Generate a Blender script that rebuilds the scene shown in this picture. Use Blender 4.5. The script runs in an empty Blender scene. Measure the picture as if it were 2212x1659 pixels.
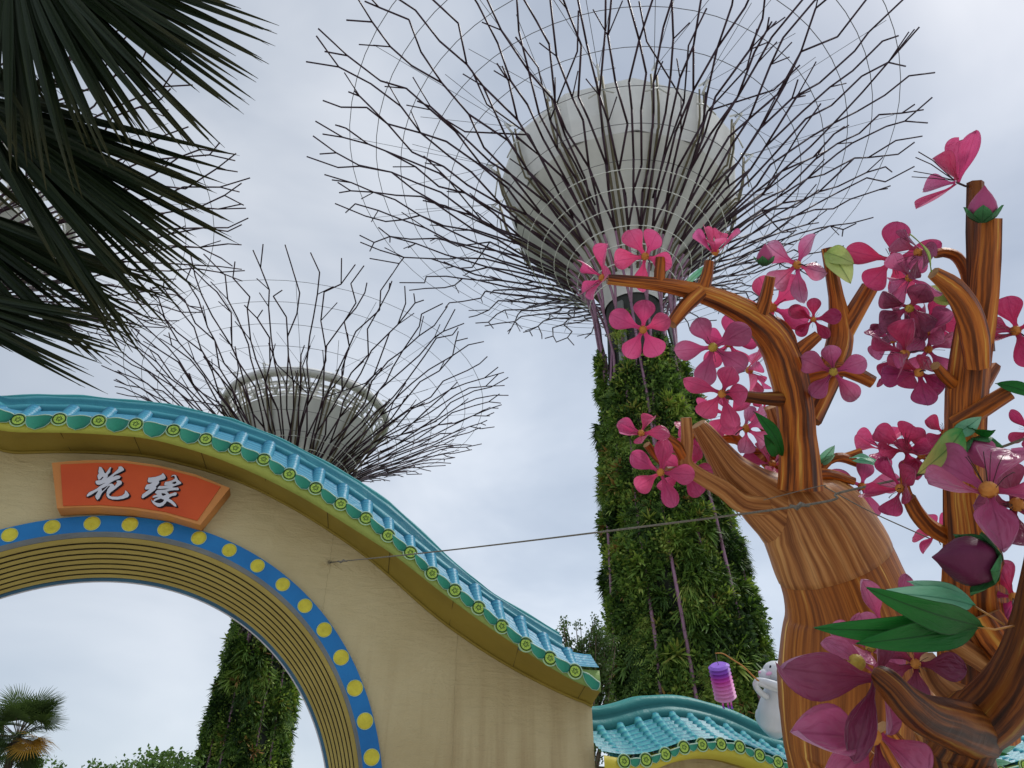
import bpy, math, random
import numpy as np
from mathutils import Vector, Matrix
PI = math.pi
scene = bpy.context.scene
COL = scene.collection
# ------------------------------------------------------------------ camera, sky, sun, exposure
PITCH = math.radians(35.3); FPX = 1662.0; CX, CY = 1106.0, 829.5
CAM = Vector((0, 0, 1.6))
cam_d = bpy.data.cameras.new("camera"); cam = bpy.data.objects.new("camera", cam_d); COL.objects.link(cam)
cam.location = CAM; cam.rotation_euler = (PI/2 + PITCH, 0, 0)
cam_d.sensor_width = 36; cam_d.lens = 36*FPX/2212.0; cam_d.clip_end = 3000; cam_d.clip_start = .05
scene.camera = cam
scene.view_settings.view_transform = 'Standard'; scene.view_settings.look = 'None'
scene.view_settings.exposure = 0.0; scene.view_settings.gamma = 1; scene.view_settings.use_curve_mapping = False
SUN_EL = math.radians(60); SUN_AZ = math.radians(72)      # azimuth clockwise from +Y
world = bpy.data.worlds.new("World"); scene.world = world; world.use_nodes = True
wt = world.node_tree; wt.nodes.clear()
def wn(t, **k):
    n = wt.nodes.new(t)
    for a, b in k.items(): setattr(n, a, b)
    return n
w_out = wn('ShaderNodeOutputWorld'); w_add = wn('ShaderNodeAddShader')
w_sky = wn('ShaderNodeTexSky', sky_type='NISHITA', sun_disc=False)
w_sky.sun_elevation = SUN_EL; w_sky.sun_rotation = SUN_AZ
w_bg1 = wn('ShaderNodeBackground'); w_bg1.inputs[1].default_value = 0.05
w_bg2 = wn('ShaderNodeBackground'); w_bg2.inputs[1].default_value = .86
wt.links.new(w_sky.outputs[0], w_bg1.inputs[0])
tc = wn('ShaderNodeTexCoord')
mp = wn('ShaderNodeMapping'); mp.inputs['Scale'].default_value = (1, 1, 1.9); mp.inputs['Location'].default_value = (2.35, .4, .3)
wt.links.new(tc.outputs['Generated'], mp.inputs[0])
nz = wn('ShaderNodeTexNoise'); nz.inputs['Scale'].default_value = 1.7; nz.inputs['Detail'].default_value = 5.5; nz.inputs['Roughness'].default_value = .52; nz.inputs['Distortion'].default_value = .35
wt.links.new(mp.outputs[0], nz.inputs['Vector'])
rp = wn('ShaderNodeValToRGB'); wt.links.new(nz.outputs['Fac'], rp.inputs[0])
el = rp.color_ramp.elements
el[0].position = .30; el[0].color = (.33, .37, .42, 1)
el[1].position = .66; el[1].color = (.72, .74, .755, 1)
e = rp.color_ramp.elements.new(.47); e.color = (.47, .508, .55, 1)
sp = wn('ShaderNodeSeparateXYZ'); wt.links.new(tc.outputs['Generated'], sp.inputs[0])
mr = wn('ShaderNodeMapRange', interpolation_type='SMOOTHSTEP'); mr.inputs[1].default_value = .93; mr.inputs[2].default_value = 1.0; mr.inputs[3].default_value = 1.0; mr.inputs[4].default_value = 1.7
wt.links.new(sp.outputs['Z'], mr.inputs[0])
mr2 = wn('ShaderNodeMapRange', interpolation_type='SMOOTHSTEP'); mr2.inputs[1].default_value = .1; mr2.inputs[2].default_value = -.5; mr2.inputs[3].default_value = 1.0; mr2.inputs[4].default_value = 1.15
wt.links.new(sp.outputs['Y'], mr2.inputs[0])
# a brighter veil of cloud low in the sky ahead
dt = wn('ShaderNodeVectorMath', operation='DOT_PRODUCT'); nv = wn('ShaderNodeVectorMath', operation='NORMALIZE')
wt.links.new(tc.outputs['Generated'], nv.inputs[0]); wt.links.new(nv.outputs[0], dt.inputs[0]); dt.inputs[1].default_value = (.11, .86, .48)
mr3 = wn('ShaderNodeMapRange', interpolation_type='SMOOTHSTEP'); mr3.inputs[1].default_value = .90; mr3.inputs[2].default_value = 1.0; mr3.inputs[3].default_value = 1.0; mr3.inputs[4].default_value = 1.25
wt.links.new(dt.outputs['Value'], mr3.inputs[0])
m1 = wn('ShaderNodeMath', operation='MULTIPLY'); m2 = wn('ShaderNodeMath', operation='MULTIPLY')
wt.links.new(mr.outputs[0], m1.inputs[0]); wt.links.new(mr2.outputs[0], m1.inputs[1])
wt.links.new(m1.outputs[0], m2.inputs[0]); wt.links.new(mr3.outputs[0], m2.inputs[1])
vm = wn('ShaderNodeVectorMath', operation='SCALE'); wt.links.new(rp.outputs[0], vm.inputs[0]); wt.links.new(m2.outputs[0], vm.inputs['Scale'])
wt.links.new(vm.outputs[0], w_bg2.inputs[0])
wt.links.new(w_bg1.outputs[0], w_add.inputs[0]); wt.links.new(w_bg2.outputs[0], w_add.inputs[1]); wt.links.new(w_add.outputs[0], w_out.inputs[0])
sun_d = bpy.data.lights.new("sun", 'SUN'); sun = bpy.data.objects.new("sun", sun_d); COL.objects.link(sun)
sun_d.energy = 2.2; sun_d.angle = math.radians(12); sun_d.color = (1, .965, .91)
sv = Vector((math.sin(SUN_AZ)*math.cos(SUN_EL), math.cos(SUN_AZ)*math.cos(SUN_EL), math.sin(SUN_EL)))
sun.rotation_euler = sv.to_track_quat('Z', 'Y').to_euler()

# ------------------------------------------------------------------ helpers
SP, CP = math.sin(PITCH), math.cos(PITCH)
CR, CU, CB = Vector((1, 0, 0)), Vector((0, -SP, CP)), Vector((0, -CP, -SP))      # right, up, back (towards viewer)
def ray(u, v):
    x, y = u-CX, CY-v
    return Vector((x, -y*SP+FPX*CP, y*CP+FPX*SP))/FPX
def pt(u, v, Z): return CAM+ray(u, v)*Z
def camdir(x, y, z): return (CR*x+CU*y+CB*z).normalized()
def rnd(a, b): return random.uniform(a, b)

class MB:
    def __init__(s): s.v = []; s.f = []; s.uv = []; s.mi = []; s.sm = []
    def face(s, idx, uvs=None, mi=0, smooth=False):
        s.f.append(tuple(idx)); s.uv.append(uvs or [(0, 0)]*len(idx)); s.mi.append(mi); s.sm.append(smooth)
    def add(s, vs):
        b = len(s.v); s.v.extend([tuple(p) for p in vs]); return b
    def grid(s, P, uv=None, mi=0, smooth=True, close_u=False):
        """P[i][j]; i along, j across"""
        n, m = len(P), len(P[0]); b = s.add([p for row in P for p in row])
        for i in range(n-1):
            for j in range(m if close_u else m-1):
                j2 = (j+1) % m
                q = [b+i*m+j, b+i*m+j2, b+(i+1)*m+j2, b+(i+1)*m+j]
                if uv: uvs = [uv(i, j), uv(i, j+1), uv(i+1, j+1), uv(i+1, j)]
                else: uvs = [(j/(m-1 or 1), i/(n-1)), ((j+1)/(m-1 or 1), i/(n-1)), ((j+1)/(m-1 or 1), (i+1)/(n-1)), (j/(m-1 or 1), (i+1)/(n-1))]
                s.face(q, uvs, mi, smooth)
    def tube(s, pts, rad, n=6, mi=0, smooth=True, caps=True, cmi=None, spin=0.0, squash=1.0):
        pts = [Vector(p) for p in pts]
        if not hasattr(rad, '__len__'): rad = [rad]*len(pts)
        T = []
        for i in range(len(pts)):
            a = pts[max(i-1, 0)]; c = pts[min(i+1, len(pts)-1)]
            d = c-a; T.append(d.normalized() if d.length > 1e-9 else Vector((0, 0, 1)))
        ref = Vector((0, 0, 1)) if abs(T[0].z) < .9 else Vector((1, 0, 0))
        N = (ref-T[0]*ref.dot(T[0])).normalized()
        rings = []; L = 0; Ls = []
        for i, p in enumerate(pts):
            if i: L += (p-pts[i-1]).length; N = (N-T[i]*N.dot(T[i])).normalized()
            Ls.append(L); B = T[i].cross(N)
            rings.append([p+(N*math.cos(spin+2*PI*k/n)*squash+B*math.sin(spin+2*PI*k/n))*rad[i] for k in range(n)])
        b = s.add([q for r in rings for q in r])
        circ = 2*PI*max(rad)
        for i in range(len(pts)-1):
            for k in range(n):
                k2 = (k+1) % n
                s.face([b+i*n+k, b+i*n+k2, b+(i+1)*n+k2, b+(i+1)*n+k],
                       [(k/n*circ, Ls[i]), ((k+1)/n*circ, Ls[i]), ((k+1)/n*circ, Ls[i+1]), (k/n*circ, Ls[i+1])], mi, smooth)
        if caps:
            c = mi if cmi is None else cmi
            s.face([b+k for k in range(n)][::-1], None, c, False)
            s.face([b+(len(pts)-1)*n+k for k in range(n)], None, c, False)
    def box(s, c, ax, ay, az, mi=0):
        c = Vector(c); V = [c+ax*x+ay*y+az*z for x in (-1, 1) for y in (-1, 1) for z in (-1, 1)]
        b = s.add(V)
        for q in ((0, 1, 3, 2), (4, 6, 7, 5), (0, 4, 5, 1), (2, 3, 7, 6), (0, 2, 6, 4), (1, 5, 7, 3)): s.face([b+i for i in q], None, mi)
    def lathe(s, prof, org, ax=Vector((0, 0, 1)), n=24, mi=0, smooth=True, e1=None):
        ax = ax.normalized(); ref = e1 or (Vector((1, 0, 0)) if abs(ax.x) < .9 else Vector((0, 1, 0)))
        a = (ref-ax*ref.dot(ax)).normalized(); bb = ax.cross(a)
        P = [[Vector(org)+ax*z+(a*math.cos(2*PI*k/n)+bb*math.sin(2*PI*k/n))*r for k in range(n)] for (r, z) in prof]
        s.grid(P, uv=lambda i, j: (j/n, i/(len(prof)-1)), mi=mi, smooth=smooth, close_u=True)
    def build(s, name, mats, parent=None, label=None, kind=None, origin=None):
        me = bpy.data.meshes.new(name)
        V = s.v
        if origin is not None:
            o_ = Vector(origin); V = [tuple(Vector(p)-o_) for p in V]
        me.from_pydata(V, [], s.f)
        mats = mats if isinstance(mats, (list, tuple)) else [mats]
        for m in mats: me.materials.append(m)
        me.polygons.foreach_set('material_index', s.mi); me.polygons.foreach_set('use_smooth', s.sm)
        uvl = me.uv_layers.new(name='UVMap'); uvl.data.foreach_set('uv', [c for fu in s.uv for uv_ in fu for c in uv_])
        me.update()
        o = bpy.data.objects.new(name, me); COL.objects.link(o)
        if origin is not None: o.location = origin
        if parent is not None:
            o.parent = parent
            if origin is None: o.location = -Vector(parent_loc(parent))
            else: o.location = Vector(origin)-Vector(parent_loc(parent))
        if label: o['label'] = label
        if kind: o['kind'] = kind
        return o
def parent_loc(p):
    L = Vector(p.location)
    while p.parent: p = p.parent; L += Vector(p.location)
    return L
def thing(name, label, cat, loc, group=None):
    o = bpy.data.objects.new(name, None); COL.objects.link(o); o.location = loc; o.empty_display_size = .2
    o['label'] = label; o['category'] = cat
    if group: o['group'] = group
    return o
def tag(o, label, cat, group=None):
    o['label'] = label; o['category'] = cat
    if group: o['group'] = group
    return o
def catmull(P, R, step=4):
    P = [Vector(p) for p in P]; out = []; ro = []
    for i in range(len(P)-1):
        p0 = P[i-1] if i else P[0]*2-P[1]; p1, p2 = P[i], P[i+1]; p3 = P[i+2] if i+2 < len(P) else P[-1]*2-P[-2]
        for k in range(step):
            t = k/step
            out.append(.5*((2*p1)+(p2-p0)*t+(2*p0-5*p1+4*p2-p3)*t*t+(3*p1-p0-3*p2+p3)*t**3)); ro.append(R[i]*(1-t)+R[i+1]*t)
    out.append(P[-1]); ro.append(R[-1]); return out, ro
def interp(tab, x):
    if x <= tab[0][0]: return tab[0][1]
    for (a, b), (c, d) in zip(tab, tab[1:]):
        if x <= c: return b+(d-b)*(x-a)/(c-a)
    return tab[-1][1]
def fast_quads(name, V, T, mat, parent=None, kind=None):
    """V (N,4,3) array, T (N,) tint"""
    N = len(V); me = bpy.data.meshes.new(name)
    me.vertices.add(N*4); me.vertices.foreach_set('co', V.reshape(-1).astype(np.float32))
    me.loops.add(N*4); me.loops.foreach_set('vertex_index', np.arange(N*4, dtype=np.int32))
    me.polygons.add(N); me.polygons.foreach_set('loop_start', np.arange(0, N*4, 4, dtype=np.int32))
    try: me.polygons.foreach_set('loop_total', np.full(N, 4, dtype=np.int32))
    except Exception: pass
    at = me.attributes.new('tint', 'FLOAT', 'FACE'); at.data.foreach_set('value', T.astype(np.float32))
    me.materials.append(mat); me.update(calc_edges=True); me.validate()
    o = bpy.data.objects.new(name, me); COL.objects.link(o)
    if parent is not None: o.parent = parent; o.location = -Vector(parent_loc(parent))
    if kind: o['kind'] = kind
    return o

# ------------------------------------------------------------------ materials
def newmat(name):
    m = bpy.data.materials.new(name); m.use_nodes = True; nt = m.node_tree
    b = nt.nodes['Principled BSDF']; b.inputs['Roughness'].default_value = .7; b.inputs['Specular IOR Level'].default_value = .22
    return m, nt, b
def nd(nt, t, **k):
    n = nt.nodes.new(t)
    for a, b in k.items():
        if a in n.inputs: n.inputs[a].default_value = b
        else: setattr(n, a, b)
    return n
def ramp(nt, src, stops):
    r = nd(nt, 'ShaderNodeValToRGB'); nt.links.new(src, r.inputs[0]); e = r.color_ramp.elements
    while len(e) < len(stops): e.new(.5)
    for i, (p, c) in enumerate(stops): e[i].position = p; e[i].color = (*c, 1)
    return r.outputs[0]
def coords(nt, kind='Object', scale=(1, 1, 1)):
    t = nd(nt, 'ShaderNodeTexCoord'); m = nd(nt, 'ShaderNodeMapping'); m.inputs['Scale'].default_value = scale
    nt.links.new(t.outputs[kind], m.inputs[0]); return m.outputs[0]
def noise(nt, vec, scale=5, detail=4, rough=.5, dist=0):
    n = nd(nt, 'ShaderNodeTexNoise'); n.inputs['Scale'].default_value = scale; n.inputs['Detail'].default_value = detail
    n.inputs['Roughness'].default_value = rough; n.inputs['Distortion'].default_value = dist; nt.links.new(vec, n.inputs['Vector']); return n.outputs['Fac']
def bump(nt, b, h, strength=.3, dist=.02):
    n = nd(nt, 'ShaderNodeBump'); n.inputs['Strength'].default_value = strength; n.inputs['Distance'].default_value = dist
    nt.links.new(h, n.inputs['Height']); nt.links.new(n.outputs[0], b.inputs['Normal'])
def mix(nt, f, a, b, mode='MIX'):
    m = nd(nt, 'ShaderNodeMix', data_type='RGBA', blend_type=mode)
    for s, k in ((f, 0), (a, 6), (b, 7)):
        if isinstance(s, (int, float)): m.inputs[k].default_value = s
        elif isinstance(s, tuple): m.inputs[k].default_value = (*s, 1)
        else: nt.links.new(s, m.inputs[k])
    return m.outputs[2]
def mathn(nt, op, a, b=None):
    m = nd(nt, 'ShaderNodeMath', operation=op)
    for s, k in ((a, 0), (b, 1)):
        if s is None: continue
        if isinstance(s, (int, float)): m.inputs[k].default_value = s
        else: nt.links.new(s, m.inputs[k])
    return m.outputs[0]
def simple(name, c1, c2=None, scale=6, rough=.7, bumps=.15, bscale=30, coord='Object', metallic=0, bd=.01, stretch=(1, 1, 1)):
    m, nt, b = newmat(name); c2 = c2 or tuple(x*.75 for x in c1)
    v = coords(nt, coord, stretch)
    nt.links.new(ramp(nt, noise(nt, v, scale, 5, .6), [(.3, c2), (.7, c1)]), b.inputs['Base Color'])
    b.inputs['Roughness'].default_value = rough; b.inputs['Metallic'].default_value = metallic
    if bumps: bump(nt, b, noise(nt, v, bscale, 4, .6), bumps, bd)
    return m
M = {}
M['ground'] = simple('pale_paving', (.58, .56, .52), (.48, .465, .43), 2, .85, .2, 20)
M['grass'] = simple('grass', (.06, .10, .03), (.04, .07, .02), 3, .9, .4, 30)
M['goblet'] = simple('funnel_panel', (.80, .80, .76), (.68, .68, .64), .35, .6, .05, 6, stretch=(1, 1, .25))
M['goblet2'] = simple('funnel_band', (.80, .80, .77), (.70, .70, .68), .35, .6, .05, 6)
M['rod'] = simple('plum_steel', (.045, .02, .032), (.03, .014, .022), 2, .45, .05)
M['rodlow'] = simple('plum_steel_lit', (.34, .19, .27), (.22, .11, .165), 3, .5, .1)  # same plum paint; the stronger light on the lower rods is in the colour
M['ringrod'] = simple('white_steel', (.72, .72, .68), (.6, .6, .56), 2, .5, 0)
M['bracket'] = simple('olive_steel', (.22, .19, .12), (.14, .12, .075), 1.5, .6, .05)
M['cable'] = simple('grey_cable', (.16, .15, .16), (.10, .10, .10), 5, .5, 0)
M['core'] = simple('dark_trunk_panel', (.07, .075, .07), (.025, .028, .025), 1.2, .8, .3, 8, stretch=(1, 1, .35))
M['corelight'] = simple('grey_concrete', (.30, .31, .30), (.16, .17, .165), 1.4, .8, .2, 12, stretch=(1, 1, .2))

def leafmat(name, stops, transl=.25, rough=.5):
    m, nt, b = newmat(name); a = nd(nt, 'ShaderNodeAttribute', attribute_name='tint')
    c = ramp(nt, a.outputs['Fac'], stops); nt.links.new(c, b.inputs['Base Color']); b.inputs['Roughness'].default_value = rough
    t = nd(nt, 'ShaderNodeBsdfTranslucent'); nt.links.new(mix(nt, 1.0, c, (1.3, 1.4, .7), 'MULTIPLY'), t.inputs['Color'])
    ms = nd(nt, 'ShaderNodeMixShader'); ms.inputs[0].default_value = transl
    nt.links.new(b.outputs[0], ms.inputs[1]); nt.links.new(t.outputs[0], ms.inputs[2]); nt.links.new(ms.outputs[0], nt.nodes['Material Output'].inputs[0])
    return m
M['plants'] = leafmat('climbing_plant_leaf', [(0, (.015, .035, .012)), (.2, (.05, .10, .025)), (.42, (.13, .23, .045)), (.6, (.25, .36, .07)), (.76, (.42, .50, .12)), (.86, (.26, .26, .06)), (.94, (.40, .27, .09)), (1, (.38, .18, .08))], .22)
M['treeleaf'] = leafmat('tree_leaf', [(0, (.03, .055, .018)), (.5, (.07, .12, .035)), (1, (.13, .20, .06))], .3)
M['treeleaf2'] = leafmat('light_tree_leaf', [(0, (.06, .11, .03)), (.5, (.13, .22, .06)), (1, (.22, .33, .10))], .3)
M['palmleaf'] = leafmat('palm_leaf', [(0, (.03, .05, .02)), (.5, (.07, .11, .035)), (.85, (.13, .19, .06)), (.93, (.45, .24, .04)), (1, (.55, .30, .05))], .2)
M['bark'] = simple('bark', (.16, .12, .085), (.07, .05, .035), 8, .9, .5, 25)

def fanmat():
    m, nt, b = newmat('fan_leaflet'); uv = nd(nt, 'ShaderNodeUVMap'); s = nd(nt, 'ShaderNodeSeparateXYZ'); nt.links.new(uv.outputs[0], s.inputs[0])
    v = coords(nt, 'UV', (6, .8, 1)); n = noise(nt, v, 3, 4)
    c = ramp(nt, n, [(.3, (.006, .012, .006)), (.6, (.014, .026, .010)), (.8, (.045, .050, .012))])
    tip = ramp(nt, s.outputs['Y'], [(.72, (0, 0, 0)), (1, (1, 1, 1))])
    c2 = mix(nt, mathn(nt, 'MULTIPLY', tip, .35), c, (.10, .075, .02))
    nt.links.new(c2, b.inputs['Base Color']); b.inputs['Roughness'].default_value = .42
    bump(nt, b, noise(nt, coords(nt, 'UV', (40, 1, 1)), 4, 2), .3, .004)
    return m
M['fan'] = fanmat()

def fabricwall():
    m, nt, b = newmat('beige_fabric')
    v = coords(nt, 'Object'); vs = coords(nt, 'Object', (5, 5, .35))
    base = ramp(nt, noise(nt, v, .8, 5, .55), [(.3, (.49, .40, .215)), (.7, (.59, .50, .29))])
    st = ramp(nt, noise(nt, vs, 1.3, 4, .6), [(.45, (0, 0, 0)), (.75, (1, 1, 1))])
    sz = nd(nt, 'ShaderNodeSeparateXYZ'); t = nd(nt, 'ShaderNodeTexCoord'); nt.links.new(t.outputs['Object'], sz.inputs[0])
    low = ramp(nt, mathn(nt, 'MULTIPLY', sz.outputs['Z'], .2), [(.55, (1, 1, 1)), (1.0, (.0, .0, .0))])
    col = mix(nt, mathn(nt, 'MULTIPLY', mathn(nt, 'MULTIPLY', mathn(nt, 'ADD', st, .45), .6), low), base, (.30, .20, .09))
    nt.links.new(col, b.inputs['Base Color']); b.inputs['Roughness'].default_value = .6
    # weave, wrinkles and pulled creases
    w1 = noise(nt, coords(nt, 'Object', (40, 40, 160)), 1, 2)
    w2 = noise(nt, coords(nt, 'Object', (1.2, 1.2, 6)), 2.2, 5, .55, .6)
    w3 = noise(nt, coords(nt, 'Object', (2.4, 2.4, 2.4)), 1, 3, .5, 1.0)
    h = mathn(nt, 'ADD', mathn(nt, 'MULTIPLY', w1, .22), mathn(nt, 'ADD', mathn(nt, 'MULTIPLY', w2, .6), mathn(nt, 'MULTIPLY', w3, 1.2)))
    bump(nt, b, h, .75, .045)
    return m
M['wall'] = fabricwall(); M['seam'] = simple('seam_thread', (.44, .36, .20), (.36, .29, .16), 30, .8, .2)
def fab(name, c1, c2, rough=.5, wr=.5, gradient=None, scale=1.5, sheen=.0):
    m, nt, b = newmat(name); v = coords(nt, 'Object')
    c = ramp(nt, noise(nt, v, scale, 4), [(.3, c2), (.7, c1)])
    if gradient:
        s = nd(nt, 'ShaderNodeSeparateXYZ'); uv = nd(nt, 'ShaderNodeUVMap'); nt.links.new(uv.outputs[0], s.inputs[0])
        g = ramp(nt, s.outputs['Y'], gradient); c = mix(nt, .65, c, g)
    nt.links.new(c, b.inputs['Base Color']); b.inputs['Roughness'].default_value = rough
    bump(nt, b, mathn(nt, 'ADD', noise(nt, coords(nt, 'Object', (1, 1, 1)), 4, 4, .5, .8), mathn(nt, 'MULTIPLY', noise(nt, v, 60, 2), .15)), wr, .03)
    return m
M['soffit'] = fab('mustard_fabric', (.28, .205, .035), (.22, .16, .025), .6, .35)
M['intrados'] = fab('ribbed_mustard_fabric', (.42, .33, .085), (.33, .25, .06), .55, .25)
M['groove'] = fab('dark_groove', (.045, .035, .02), (.03, .02, .012), .8, .1)
M['greyfold'] = fab('grey_fold_fabric', (.22, .24, .25), (.13, .15, .17), .6, .5)
M['blue'] = fab('blue_satin', (.018, .19, .48), (.012, .135, .37), .38, .35)
M['backblue'] = fab('dull_blue_fabric', (.05, .15, .25), (.03, .09, .16), .5, .3)
M['dot'] = fab('yellow_satin', (.66, .58, .055), (.52, .45, .04), .38, 1.0, scale=9)
M['teal'] = fab('teal_fabric', (.035, .25, .28), (.02, .16, .21), .45, .5, [(0, (.02, .16, .24)), (.3, (.05, .28, .34)), (.55, (.015, .13, .20)), (.8, (.03, .22, .25)), (1, (.06, .32, .31))])
M['teal2'] = fab('green_teal_fabric', (.03, .22, .21), (.018, .14, .15), .45, .6, [(0, (.012, .10, .12)), (.35, (.03, .20, .20)), (.6, (.012, .11, .12)), (1, (.05, .30, .27))])
M['fascia'] = fab('painted_eave_fabric', (.50, .43, .06), (.38, .35, .05), .5, .6, [(0, (.62, .50, .05)), (.45, (.42, .42, .06)), (1, (.10, .30, .12))])
def tilemat(name, lo, hi, edge):
    m, nt, b = newmat(name); uv = nd(nt, 'ShaderNodeUVMap'); s = nd(nt, 'ShaderNodeSeparateXYZ'); nt.links.new(uv.outputs[0], s.inputs[0])
    fr = mathn(nt, 'FRACT', mathn(nt, 'MULTIPLY', s.outputs['Y'], 1.0))
    band = ramp(nt, fr, [(0, edge), (.12, lo), (.55, hi), (.9, lo), (1, edge)])
    c = mix(nt, mathn(nt, 'MULTIPLY', noise(nt, coords(nt, 'Object'), 2.2, 4), .5), band, lo)
    nt.links.new(c, b.inputs['Base Color']); b.inputs['Roughness'].default_value = .42
    bump(nt, b, noise(nt, coords(nt, 'Object'), 9, 4, .5, .7), .5, .02)
    return m
M['tile'] = tilemat('painted_blue_tile', (.03, .20, .33), (.08, .36, .46), (.012, .075, .17))
M['tile2'] = tilemat('painted_turquoise_tile', (.03, .25, .32), (.10, .42, .40), (.01, .09, .17))
M['disc'] = fab('lime_satin', (.45, .62, .10), (.33, .50, .07), .4, .4, scale=12)
M['darkgreen'] = fab('dark_green_trim', (.012, .07, .02), (.008, .04, .015), .5, .1)
M['drip'] = fab('jade_satin', (.02, .22, .13), (.012, .15, .10), .35, .9, [(0, (.08, .42, .28)), (.6, (.025, .24, .15)), (1, (.01, .10, .10))], scale=7)
M['rim'] = simple('pale_edge', (.45, .62, .50), (.35, .52, .42), 5, .4, 0)
M['signred'] = fab('vermilion_panel', (.62, .095, .022), (.48, .06, .016), .5, .1, scale=.9)
M['signframe'] = fab('orange_frame', (.62, .27, .08), (.52, .20, .055), .5, .2)
M['char'] = simple('silver_letter', (.62, .62, .68), (.55, .55, .60), 5, .45, 0)
M['black'] = simple('black_letter_edge', (.015, .006, .012), (.01, .005, .008), 5, .7, 0)
M['rope'] = simple('rope', (.22, .20, .16), (.12, .11, .09), 60, .8, .3, 200)

def woodmat(name, dark=1.0, stretch=1.0, cols=None):
    m, nt, b = newmat(name)
    v = coords(nt, 'UV', (11, .9*stretch, 1)); o = coords(nt, 'Object')
    wob = noise(nt, o, 1.6, 2)
    cmb = nd(nt, 'ShaderNodeVectorMath', operation='ADD'); nt.links.new(v, cmb.inputs[0])
    sc_ = nd(nt, 'ShaderNodeVectorMath', operation='SCALE'); sc_.inputs['Scale'].default_value = 1.1
    cx_ = nd(nt, 'ShaderNodeCombineXYZ'); nt.links.new(wob, cx_.inputs[0]); nt.links.new(cx_.outputs[0], sc_.inputs[0]); nt.links.new(sc_.outputs[0], cmb.inputs[1])
    n1 = noise(nt, cmb.outputs[0], 1.7, 5, .58, .25)
    n2 = noise(nt, cmb.outputs[0], 4.5, 3, .5, .4)
    k = dark
    cols = cols or [(.36, (.05, .012, .003)), (.46, (.17, .042, .006)), (.53, (.40, .105, .012)), (.60, (.50, .17, .024)), (.66, (.62, .32, .055))]
    c = ramp(nt, n1, [(p, tuple(x*k for x in q)) for p, q in cols])
    c = mix(nt, mathn(nt, 'MULTIPLY', ramp(nt, n2, [(.5, (0, 0, 0)), (.62, (1, 1, 1))]), .32), c, (.10*k, .03*k, .008*k))
    nt.links.new(c, b.inputs['Base Color']); b.inputs['Roughness'].default_value = .5
    b.inputs['Coat Weight'].default_value = .05; b.inputs['Coat Roughness'].default_value = .35
    bump(nt, b, mathn(nt, 'ADD', noise(nt, o, 5, 4, .5, .8), mathn(nt, 'MULTIPLY', n1, .4)), .55, .02)
    return m
M['wood'] = woodmat('painted_wood_grain', 1.0, .7)
M['wood_orange'] = woodmat('orange_wood_grain', 1.2, 1.0)
M['wood_shaded'] = woodmat('shaded_wood_grain', .42, .6)  # darkened copy of the grain: shading of the near fork put into the colour
M['wood_pale_sheen'] = woodmat('pale_sheen_wood_grain', 1.0, .45, [(.34, (.17, .055, .015)), (.45, (.32, .12, .035)), (.54, (.46, .20, .06)), (.62, (.56, .28, .10)), (.70, (.62, .33, .10))])  # pale limbs; also the shoulder, with top light and sky sheen in the colour
M['wood_trunk'] = woodmat('trunk_wood_grain', 1.12, .34, [(.30, (.11, .03, .007)), (.43, (.21, .062, .011)), (.53, (.33, .105, .018)), (.61, (.40, .15, .026)), (.66, (.66, .40, .10))])
M['cap_shaded'] = simple('shaded_cut_end', (.10, .05, .02), (.04, .02, .008), 14, .6, .4, 25)  # cut end darkened to go with the shaded grain
M['cap'] = simple('cut_end', (.42, .24, .10), (.22, .10, .035), 14, .6, .4, 25)

def petalmat(name, base, tip, back):
    m, nt, b = newmat(name); uv = nd(nt, 'ShaderNodeUVMap'); s = nd(nt, 'ShaderNodeSeparateXYZ'); nt.links.new(uv.outputs[0], s.inputs[0])
    v = coords(nt, 'UV', (1.5, 3, 1)); n = noise(nt, v, 2, 4, .5, .5)
    g = ramp(nt, mathn(nt, 'ADD', s.outputs['Y'], mathn(nt, 'MULTIPLY', mathn(nt, 'SUBTRACT', n, .5), .5)), [(.05, base), (.45, tuple((x+y)/2 for x, y in zip(base, tip))), (.95, tip)])
    oi = nd(nt, 'ShaderNodeObjectInfo')
    hsv = nd(nt, 'ShaderNodeHueSaturation'); nt.links.new(g, hsv.inputs['Color'])
    nt.links.new(mathn(nt, 'ADD', mathn(nt, 'MULTIPLY', oi.outputs['Random'], .35), .82), hsv.inputs['Value'])
    nt.links.new(mathn(nt, 'ADD', mathn(nt, 'MULTIPLY', oi.outputs['Random'], .03), .485), hsv.inputs['Hue'])
    c = hsv.outputs[0]
    a = mathn(nt, 'ABSOLUTE', mathn(nt, 'SUBTRACT', s.outputs['X'], .5))
    vein = ramp(nt, a, [(.008, (1, 1, 1)), (.03, (0, 0, 0)), (.465, (0, 0, 0)), (.49, (1, 1, 1))])
    c = mix(nt, mathn(nt, 'MULTIPLY', vein, .55), c, (.16, .015, .07))
    geo = nd(nt, 'ShaderNodeNewGeometry')
    c = mix(nt, mathn(nt, 'MULTIPLY', geo.outputs['Backfacing'], .6), c, back)
    nt.links.new(c, b.inputs['Base Color']); b.inputs['Roughness'].default_value = .36; b.inputs['Specular IOR Level'].default_value = .38; b.inputs['Sheen Weight'].default_value = .35; b.inputs['Sheen Roughness'].default_value = .35
    bump(nt, b, noise(nt, coords(nt, 'UV', (3, 2, 1)), 2.0, 2, .4, .6), .6, .04)
    t = nd(nt, 'ShaderNodeBsdfTranslucent'); nt.links.new(c, t.inputs['Color'])
    ms = nd(nt, 'ShaderNodeMixShader'); ms.inputs[0].default_value = .42
    nt.links.new(b.outputs[0], ms.inputs[1]); nt.links.new(t.outputs[0], ms.inputs[2]); nt.links.new(ms.outputs[0], nt.nodes['Material Output'].inputs[0])
    return m
M['pink'] = petalmat('pink_petal', (.64, .035, .15), (.76, .18, .38), (.58, .06, .18))
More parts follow.
